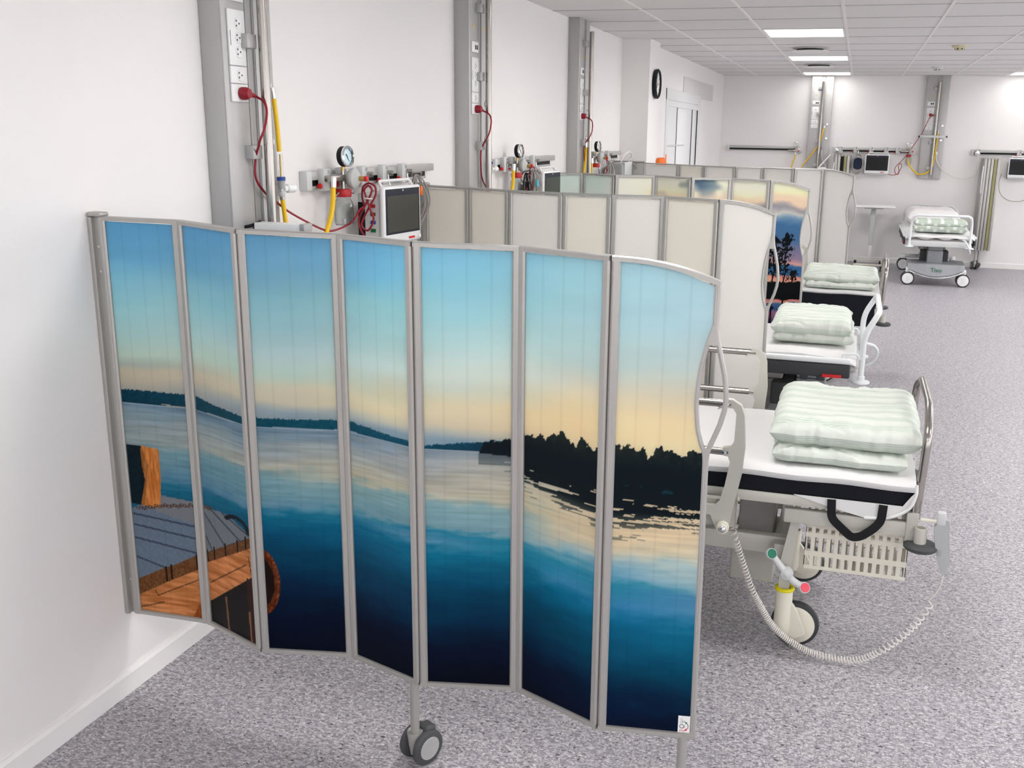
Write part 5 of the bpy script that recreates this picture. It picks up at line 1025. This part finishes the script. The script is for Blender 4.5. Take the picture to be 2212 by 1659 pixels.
def make_mattress(label, loc, z0, z1, x0, x1, hy, drop, name='mattress', mm='black_fabric', group='mattresses', foot=True, strap=True):
    t = thing(name, label, 'mattress', loc, 0, group)
    MB().rbox(x0, -hy, z0, x1, hy, z1 - .006, .018, 4).build('mattress_body', mm, t)
    # fitted sheet: top skin with a short turned-down edge
    pts = []; nx, ny = 60, 30; vs = []; fs = []
    prof = [(-hy - .004, z1 - drop), (-hy - .005, z1 - drop * .5), (-hy + .006, z1 - .006), (-hy + .03, z1 + .002)] + [(y, z1 + .004 + .002 * math.sin(y * 25)) for y in np.linspace(-hy + .06, hy - .06, 16)] + [(hy - .03, z1 + .002), (hy - .006, z1 - .006), (hy + .005, z1 - drop * .5), (hy + .004, z1 - drop)]
    for i in range(nx + 1):
        x = x0 + (x1 + .004 - x0) * i / nx; wv = .002 * math.sin(x * 19)
        for j, (y, zz) in enumerate(prof): vs.append((x, y, zz + (wv if 3 < j < len(prof) - 4 else wv * 1.2)))
    m = len(prof)
    for i in range(nx):
        for j in range(m - 1): fs.append((i * m + j, i * m + j + 1, (i + 1) * m + j + 1, (i + 1) * m + j))
    k = nx * m
    o = len(vs)
    for j in range(m): vs.append((x1 + .008, prof[j][0], prof[j][1] - (.05 if 2 < j < m - 3 else .02)))
    for j in range(m): vs.append((x1 + .004, prof[j][0] * .97, z0 - .03 - .02 * math.cos(prof[j][0] / hy * 1.5)))
    for q in range(2):
        a = k if q == 0 else o; b = o if q == 0 else o + m
        for j in range(m - 1): fs.append((a + j, a + j + 1, b + j + 1, b + j))
    sh = MB().add(vs, fs).build('sheet', 'sheet', t, 'white fitted sheet')
    sm = sh.modifiers.new('thick', 'SOLIDIFY'); sm.thickness = .003; sm.offset = 1
    if foot:
        # corner of the sheet hanging below the mattress side
        pl = [(x1 - .39, z0 + .012), (x1 - .27, z0 - .018), (x1 - .15, z0 - .043), (x1 - .07, z0 - .033), (x1 - .012, z0 + .006), (x1 + .006, z0 + .055), (x1 + .010, z0 + .07), (x1 - .006, z0 + .05), (x1 - .03, z0 + .012)]
        MB().prism(pl, -hy - .008, -hy - .003, 'y').build('sheet_corner', 'sheet', t)
        MB().tube(spline([(x1 - .15, -hy - .008, z0 - .043), (x1 - .07, -hy - .012, z0 - .031), (x1 - .012, -hy - .014, z0 + .006), (x1 + .008, -hy - .010, z0 + .055), (x1 + .008, -hy - .004, z1 - .01)], 6), .0055, 8).build('sheet_hem', 'sheet', t)
    if strap:
        st = [(x1 - .262, z0 + .012), (x1 - .258, z0 - .055), (x1 - .225, z0 - .085), (x1 - .185, z0 - .118), (x1 - .155, z0 - .110), (x1 - .115, z0 - .075), (x1 - .095, z0 - .045), (x1 - .092, z0 + .012)]
        sp = rounded([(x, -hy - .016, zz) for x, zz in st], .03, 5); vs = []; fs = []
        ins = Vector((x1 - .176, -hy - .016, z0 - .01))
        for i, p in enumerate(sp):
            tn = (sp[min(i + 1, len(sp) - 1)] - sp[max(i - 1, 0)]).normalized(); nn = Vector((-tn.z, 0, tn.x)) * .0145
            for dy in (-.002, .002): vs += [p + nn + Vector((0, dy, 0)), p - nn + Vector((0, dy, 0))]
        for i in range(len(sp) - 1):
            a, b = i * 4, i * 4 + 4; fs += [(a, a + 1, b + 1, b), (a + 2, b + 2, b + 3, a + 3), (a, b, b + 2, a + 2), (a + 1, a + 3, b + 3, b + 1)]
        MB().add(vs, fs).build('carry_strap', 'black', t, 'black webbing carry strap')
    return t
make_mattress('black mattress with white sheet on the nearest bed', (*B1, 0), .620, .722, -2.10, -.022, .377, .036)
puff('thick folded pale green striped quilt on the nearest bed', (B1[0], B1[1], .733), 0, 0, 0, [(-.500, -.045, -.355, .30, .0, .062), (-.512, -.004, -.345, .315, .058, .150)], 'quilt', 'folded_quilt', 'folded quilts', 'duvet_stripe', 100)
m3 = make_mattress('thick black mattress with white sheet on the third-bay bed', (*B3, 0), .62 + DZ3, .722 + DZ3, -2.10, -.03, .377, .020, foot=False, strap=False)
MB().rbox(-1.9, -.386, .47, -.05, -.380, .70, .002, 1).build('hanging_cover', 'black_fabric', m3)
puff('folded pale green quilt on the black mattress of the third-bay bed', (B3[0], B3[1], .733 + DZ3), 0, 0, 0, [(-.56, -.055, -.350, .30, .0, .052), (-.58, -.04, -.335, .31, .040, .108)], 'quilt', 'folded_quilt', 'folded quilts', 'duvet_stripe', 200)

# slotted basket under the foot of the nearest bed
bk = thing('slotted_basket', 'cream plastic slotted basket hung under the foot of the nearest bed', 'basket', (2.13, 3.455, .335), 0)
def lattice(M, Wd, Ht, ncol, rows, name):
    m = MB(); bw = .0145
    for i in range(ncol + 1):
        x = Wd * i / ncol; m.rbox(max(0, x - bw / 2), 0, 0, min(Wd, x + bw / 2), .004, Ht, .0008, 1)
    for z0, z1 in rows: m.rbox(0, -.0004, z0, Wd, .0044, z1, .0008, 1)
    o = m.build(name, 'cream_plastic', bk); o.data.transform(M); return o
rows = [(0, .014), (.050, .070), (.122, .140), (.158, .172)]
lattice(Matrix.Identity(4), .348, .172, 13, rows, 'front_wall'); lattice(Matrix.Translation((0, .36, 0)), .348, .172, 13, rows, 'rear_wall')
for x, nm in ((0.004, 'end_wall'), (.348, 'end_wall')): lattice(Matrix.Translation((x, 0, 0)) @ Matrix.Rotation(PI / 2, 4, 'Z'), .36, .172, 13, rows, nm)
lattice(Matrix.Translation((0, 0, .004)) @ Matrix.Rotation(-PI / 2, 4, 'X') @ Matrix.Scale(-1, 4, (0, 1, 0)), .348, .36, 12, [(0, .01), (.12, .13), (.24, .25), (.35, .36)], 'base_grid')
MB().rbox(-.006, -.008, .166, .354, .0, .182, .003).build('rim', 'cream_plastic', bk)
for x in (.02, .32): MB().tube([(x, .0, .17), (x, .0, .20), (x, .02, .21)], .003, 6).build('hanger', 'steel', bk)

# hand control with coiled lead
hc = thing('bed_hand_control', 'grey bed hand control with coiled cream lead hooked on the bed foot end', 'remote control', (2.545, 3.40, .42), 0)
MB().prism([(.0, .16), (.028, .19), (.045, .185), (.062, .03), (.052, .0), (.045, -.012), (.036, .0), (.018, .05), (.008, .10)], -.030, -.006, 'y').build('handset', 'handset_grey', hc)
MB().rbox(.006, -.032, .168, .034, -.004, .212, .004).build('hook_block', 'light_grey_plastic', hc)
MB().rbox(-.045, -.026, .172, .012, -.012, .182, .003).build('hook_arm', 'cream_plastic', hc)
MB().rbox(.020, -.0315, .058, .030, -.030, .082, .001, 1).build('keypad_mark', 'grey_plastic', hc)
ctrl = [(1.878, 3.36, .500), (1.895, 3.365, .44), (1.91, 3.37, .395), (1.935, 3.375, .325), (1.962, 3.38, .256), (2.000, 3.39, .185), (2.045, 3.395, .118), (2.11, 3.40, .066), (2.20, 3.405, .030), (2.326, 3.40, .030), (2.423, 3.39, .092), (2.515, 3.385, .200), (2.565, 3.385, .300)]
cs = spline(ctrl, 60); dist = [0.0]
for i in range(1, len(cs)): dist.append(dist[-1] + (cs[i] - cs[i - 1]).length)
Ltot = dist[-1]; turns = 96; N = turns * 11; path = []
dn = np.array([0, .06, .25, .55, .75, .93, 1.0]) * Ltot; ph = np.array([0, 3, 20, 62, 82, 93, 96.0])
for i in range(N + 1):
    fph = turns * i / N; q = float(np.interp(fph, ph, dn)); j = min(max(np.searchsorted(dist, q), 1), len(cs) - 1)
    u = (q - dist[j - 1]) / max(dist[j] - dist[j - 1], 1e-9); c = cs[j - 1].lerp(cs[j], u); tn = (cs[j] - cs[j - 1]).normalized()
    s1 = tn.cross(Vector((0, 1, 0))).normalized(); s2 = tn.cross(s1).normalized(); a = 2 * PI * fph
    path.append(c + (s1 * math.cos(a) + s2 * math.sin(a)) * .0105 - Vector((2.545, 3.40, .42)))
path += [Vector(p) - Vector((2.545, 3.40, .42)) for p in ((2.575, 3.385, .335), (2.588, 3.382, .37), (2.592, 3.382, .41))]
MB().tube(path, .0026, 5).build('coiled_lead', 'coil_white', hc)

# white-framed stretchers; origin on the floor under the middle of the foot end, head towards -x
def make_stretcher(label, loc, rz, head_up):
    t = thing('stretcher', label, 'stretcher', loc, rz, 'white-framed stretchers')
    hoop = rounded([(0, -.355, .515), (0, -.355, .765), (.070, -.335, .895), (.070, .335, .895), (0, .355, .765), (0, .355, .515)], .06, 6)
    MB().tube(hoop, .0165, 14).build('foot_hoop', 'white_enamel', t)
    for s in (-1, 1):
        b = MB().lathe([(0, 0), (.046, 0), (.052, .006), (.050, .014), (.03, .020), (0, .022)], o=(0, s * .355, .490), n=28).build('bumper_disc', 'white_enamel', t)
        MB().lathe([(0, .5), (.022, .5), (.024, .53), (.018, .535), (0, .535)], o=(0, s * .355, 0), n=18).build('bumper_collar', 'white_enamel', b)
        r = MB().rbox(-1.55, s * .42 - .016, .606, -.055, s * .42 + .016, .640, .014, 4).build('folded_side_rail', 'white_enamel', t)
        MB().rbox(-1.58, s * .415 - .010, .525, -.06, s * .415 + .012, .604, .010, 3).build('rail_skirt', 'rubber', r)
        for x in (-.33, -.24, -1.2): MB().rbox(x, s * .41 - .012, .50, x + .045, s * .41 + .014, .54, .008).build('rail_latch', 'rubber', r)
        MB().rbox(-.21, s * .425 - .012, .528, -.105, s * .425 + .006, .545, .003).build('red_release', 'bright_red', r)
        MB().tube(rounded([(-.10, s * .395, .61), (-.105, s * .395, .66), (-.03, s * .395, .665), (-.015, s * .37, .63)], .018), .007, 8).build('corner_loop', 'white_enamel', t)
    MB().rbox(-2.05, -.39, .560, -.03, .39, .595, .006).build('mattress_platform', 'grey_box', t)
    MB().rbox(-.07, -.37, .50, -.015, .37, .575, .006).build('foot_cross_beam', 'light_grey_plastic', t)
    MB().tube(spline([(.01, .27, .60), (.075, .30, .58), (.10, .33, .53), (.07, .36, .46), (.0, .36, .43)], 6), .010, 10).build('push_handle', 'white_enamel', t)
    hh = rounded([(-1.98, -.36, .60), (-1.99, -.36, .80), (-2.01, -.28, .885), (-2.01, .28, .885), (-1.99, .36, .80), (-1.98, .36, .60)], .06, 6)
    MB().tube(hh, .014, 12).build('head_hoop', 'light_grey_plastic', t)
    for x0 in (-.42, -1.60):
        MB().rbox(x0 - .28, -.14, .30, x0, .14, .42, .012, 3).build('lift_step', 'grey_box', t); MB().rbox(x0 - .25, -.115, .42, x0 - .02, .115, .49, .012, 3).build('lift_step', 'grey_box', t); MB().rbox(x0 - .22, -.095, .49, x0 - .04, .095, .56, .012, 3).build('lift_step', 'grey_box', t)
        MB().rbox(x0 - .26, -.10, .20, x0 - .01, .10, .31, .012, 3).build('lift_foot', 'grey_box', t)
    for za, zb_, hw, mm in ((.27, .435, .092, 'cover_grey'), (.437, .487, .083, 'cover_grey'), (.489, .555, .074, 'cover_grey')): MB().rbox(-.36, -hw - .02, za, -.19 - (.092 - hw), hw - .02, zb_, .008, 3).build('lift_stage', mm, t)
    MB().rbox(-.50, -.19, .27, -.35, .15, .42, .012, 3).build('lift_housing', 'bumper_grey', t)
    # base cover with bowed front and chrome bumper
    arc = [(-.33, -.33, .26), (-.33, .33, .26)]; m = MB(); n = 24; vs = []
    for i in range(n + 1):
        y = -.34 + .68 * i / n; bow = 1 - (y / .34) ** 2
        zlow = .20 - .085 * bow
        vs += [(-.20 + .04 * bow - .12, y, .285), (-.11 + .05 * bow, y, .272), (-.10 + .055 * bow, y, zlow + .01), (-.14 + .05 * bow, y, zlow), (-.5, y, zlow), (-.5, y, .285)]
    fs = [tuple(range(6)), tuple(range(6 * n + 5, 6 * n - 1, -1))]
    for i in range(n): fs += [(i * 6 + j, i * 6 + (j + 1) % 6, i * 6 + 6 + (j + 1) % 6, i * 6 + 6 + j) for j in range(6)]
    cv = m.add(vs, fs).build('base_cover', 'cover_grey', t)
    MB().tube([(-.075 + .065 * (1 - (y / .34) ** 2), y, .20 - .085 * (1 - (y / .34) ** 2) - .004) for y in np.linspace(-.34, .34, 25)], .011, 10).build('chrome_bumper', 'chrome', t)
    text_mesh('Tivo', .075, 'maker_lettering', 'green_ink', cv, Matrix.Translation((-.044, .0, .205)) @ Matrix(((0, 0, 1, 0), (1, 0, 0, 0), (0, 1, 0, 0), (0, 0, 0, 1))), .001)
    MB().rbox(-1.75, -.13, .17, -.45, .13, .24, .02, 3).build('base_spine', 'light_grey_plastic', t)
    for x0 in (-.13, -1.65):
        for s in (-1, 1):
            MB().rbox(x0 - .045, min(s * .10, s * .36), .17, x0 + .02, max(s * .10, s * .36), .22, .012, 3).build('axle_arm', 'light_grey_plastic', t)
            caster(t, x0, s * .33, .083, style='twin')
    return t
B2 = (2.312, 6.10)
make_stretcher('white-framed stretcher with white bumper discs in the second bay', (*B2, 0), 0, False)
B4 = (3.255, 13.42)
make_stretcher('made-up stretcher with pillow standing before the back wall', (*B4, 0), -PI / 2, True)
def pad(label, loc, rz, x0, x1, hy, z0, z1, seed):
    t = thing('stretcher_mattress', label, 'mattress', loc, rz, 'stretcher mattresses')
    MB().rbox(x0, -hy + .025, z0, x1 - .03, hy - .025, z1 - .036, .015, 4).build('mattress_body', 'black_fabric', t)
    nx, ny = 40, 24; vs = []; fs = []
    def zf(x, y):
        e = max(abs(y) / hy - .86, 0) / .14; f = max((x - (x1 - .10)) / .10, 0)
        return z1 + .004 * math.sin(x * 14) + .004 * math.sin(y * 17 + x * 9) - .03 * e ** 2 - .030 * f ** 2
    for i in range(nx + 1):
        x = x0 + (x1 + .02 - x0) * i / nx
        for j in range(ny + 1):
            y = -hy + 2 * hy * j / ny; vs.append((x, y, zf(x, y)))
    W_ = ny + 1
    for i in range(nx):
        for j in range(ny): fs.append((i * W_ + j, (i + 1) * W_ + j, (i + 1) * W_ + j + 1, i * W_ + j + 1))
    base = len(vs)
    for i in range(nx + 1):
        for j in (0, ny): vs.append((x0 + (x1 + .02 - x0) * i / nx, (-hy if j == 0 else hy) * .985, z0 + .005 + .006 * math.sin(i * 1.7)))
    for i in range(nx): fs += [(i * W_, (i + 1) * W_, base + 2 * (i + 1), base + 2 * i), (i * W_ + ny, base + 2 * i + 1, base + 2 * (i + 1) + 1, (i + 1) * W_ + ny)]
    eb = len(vs)
    for j in range(ny + 1): vs.append((x1 + .012, -hy * .985 + 2 * hy * .985 * j / ny, z0 + .0 - .012 * math.cos(j * .9)))
    for j in range(ny): fs.append((nx * W_ + j, eb + j, eb + j + 1, nx * W_ + j + 1))
    sh = MB().add(vs, fs).build('sheet', 'sheet', t); sm = sh.modifiers.new('thick', 'SOLIDIFY'); sm.thickness = .003
    # loose folds at the foot corner
    f = MB()
    for q in range(3): f.tube(spline([(x1 - .30 + .05 * q, -hy + .01, z0 + .05 - .012 * q), (x1 - .16 + .03 * q, -hy - .004, z0 + .02), (x1 - .03, -hy + .004, z0 + .012 + .014 * q)], 6), .006, 8)
    f.build('sheet_folds', 'sheet', t)['kind'] = 'stuff'
    return t
pad('white-sheeted mattress on the second-bay stretcher', (*B2, 0), 0, -2.0, -.05, .40, .597, .672, 1)
puff('folded pale green quilt with ruffled edges on the second-bay stretcher', (B2[0], B2[1], .682), 0, 0, 0, [(-.50, -.055, -.285, .31, .0, .058), (-.515, -.075, -.305, .32, .048, .135)], 'quilt', 'folded_quilt', 'folded quilts', 'duvet_stripe', 300)
pad('white-sheeted mattress on the stretcher by the back wall', (*B4, 0), -PI / 2, -1.98, -.02, .41, .597, .665, 2)
puff('green quilt with white bands rolled at the foot of the back-wall stretcher', (B4[0], B4[1], .675), -PI / 2, 0, 0, [(-.42, -.045, -.315, .315, .0, .085), (-.41, -.05, -.31, .315, .065, .155)], 'quilt', 'folded_quilt', 'folded quilts', 'duvet_bands', 400, stitch=False)
puff('plump white pillow at the head of the back-wall stretcher', (B4[0] - .02, B4[1], .676), -PI / 2, 0, 0, [(-1.93, -.95, -.34, .32, .0, .215)], 'pillow', 'pillow', 'pillows', 'pillow', 500, stitch=False, part='pillow_case')

# overbed table in the far corner
ot = thing('overbed_table', 'white overbed table on a castered base left of the back-wall stretcher', 'table', (2.46, 15.28, 0), 0)
MB().rbox(-.24, -.20, .842, .30, .20, .872, .012, 3).build('table_top', 'white_plastic', ot)
MB().rbox(-.12, -.10, .825, .14, .10, .843, .004).build('top_bracket', 'light_grey_plastic', ot)
MB().rbox(-.025, -.03, .30, .04, .03, .83, .008).build('outer_column', 'light_grey_plastic', ot)
MB().rbox(-.018, -.022, .09, .033, .022, .31, .006).build('inner_column', 'white_plastic', ot)
MB().rbox(-.21, -.015, .075, .20, .025, .10, .006).build('rear_foot', 'cream_plastic', ot)
MB().rbox(-.21, -.64, .075, .20, -.60, .10, .006).build('front_foot', 'cream_plastic', ot)
MB().rbox(.165, -.64, .072, .20, .02, .10, .006).build('link_beam', 'cream_plastic', ot)
for x in (-.185, .165):
    for y in (.0, -.62):
        f = MB().rbox(x - .018, y - .018, .045, x + .018, y + .018, .075, .005).build('caster_fork', 'black', ot)
        MB().lathe([(.008, -.018), (.024, -.018), (.028, -.012), (.028, .012), (.024, .018), (.008, .018)], o=(x, y, .028), axis=(1, 0, 0), n=24).build('wheel', 'rubber', f)
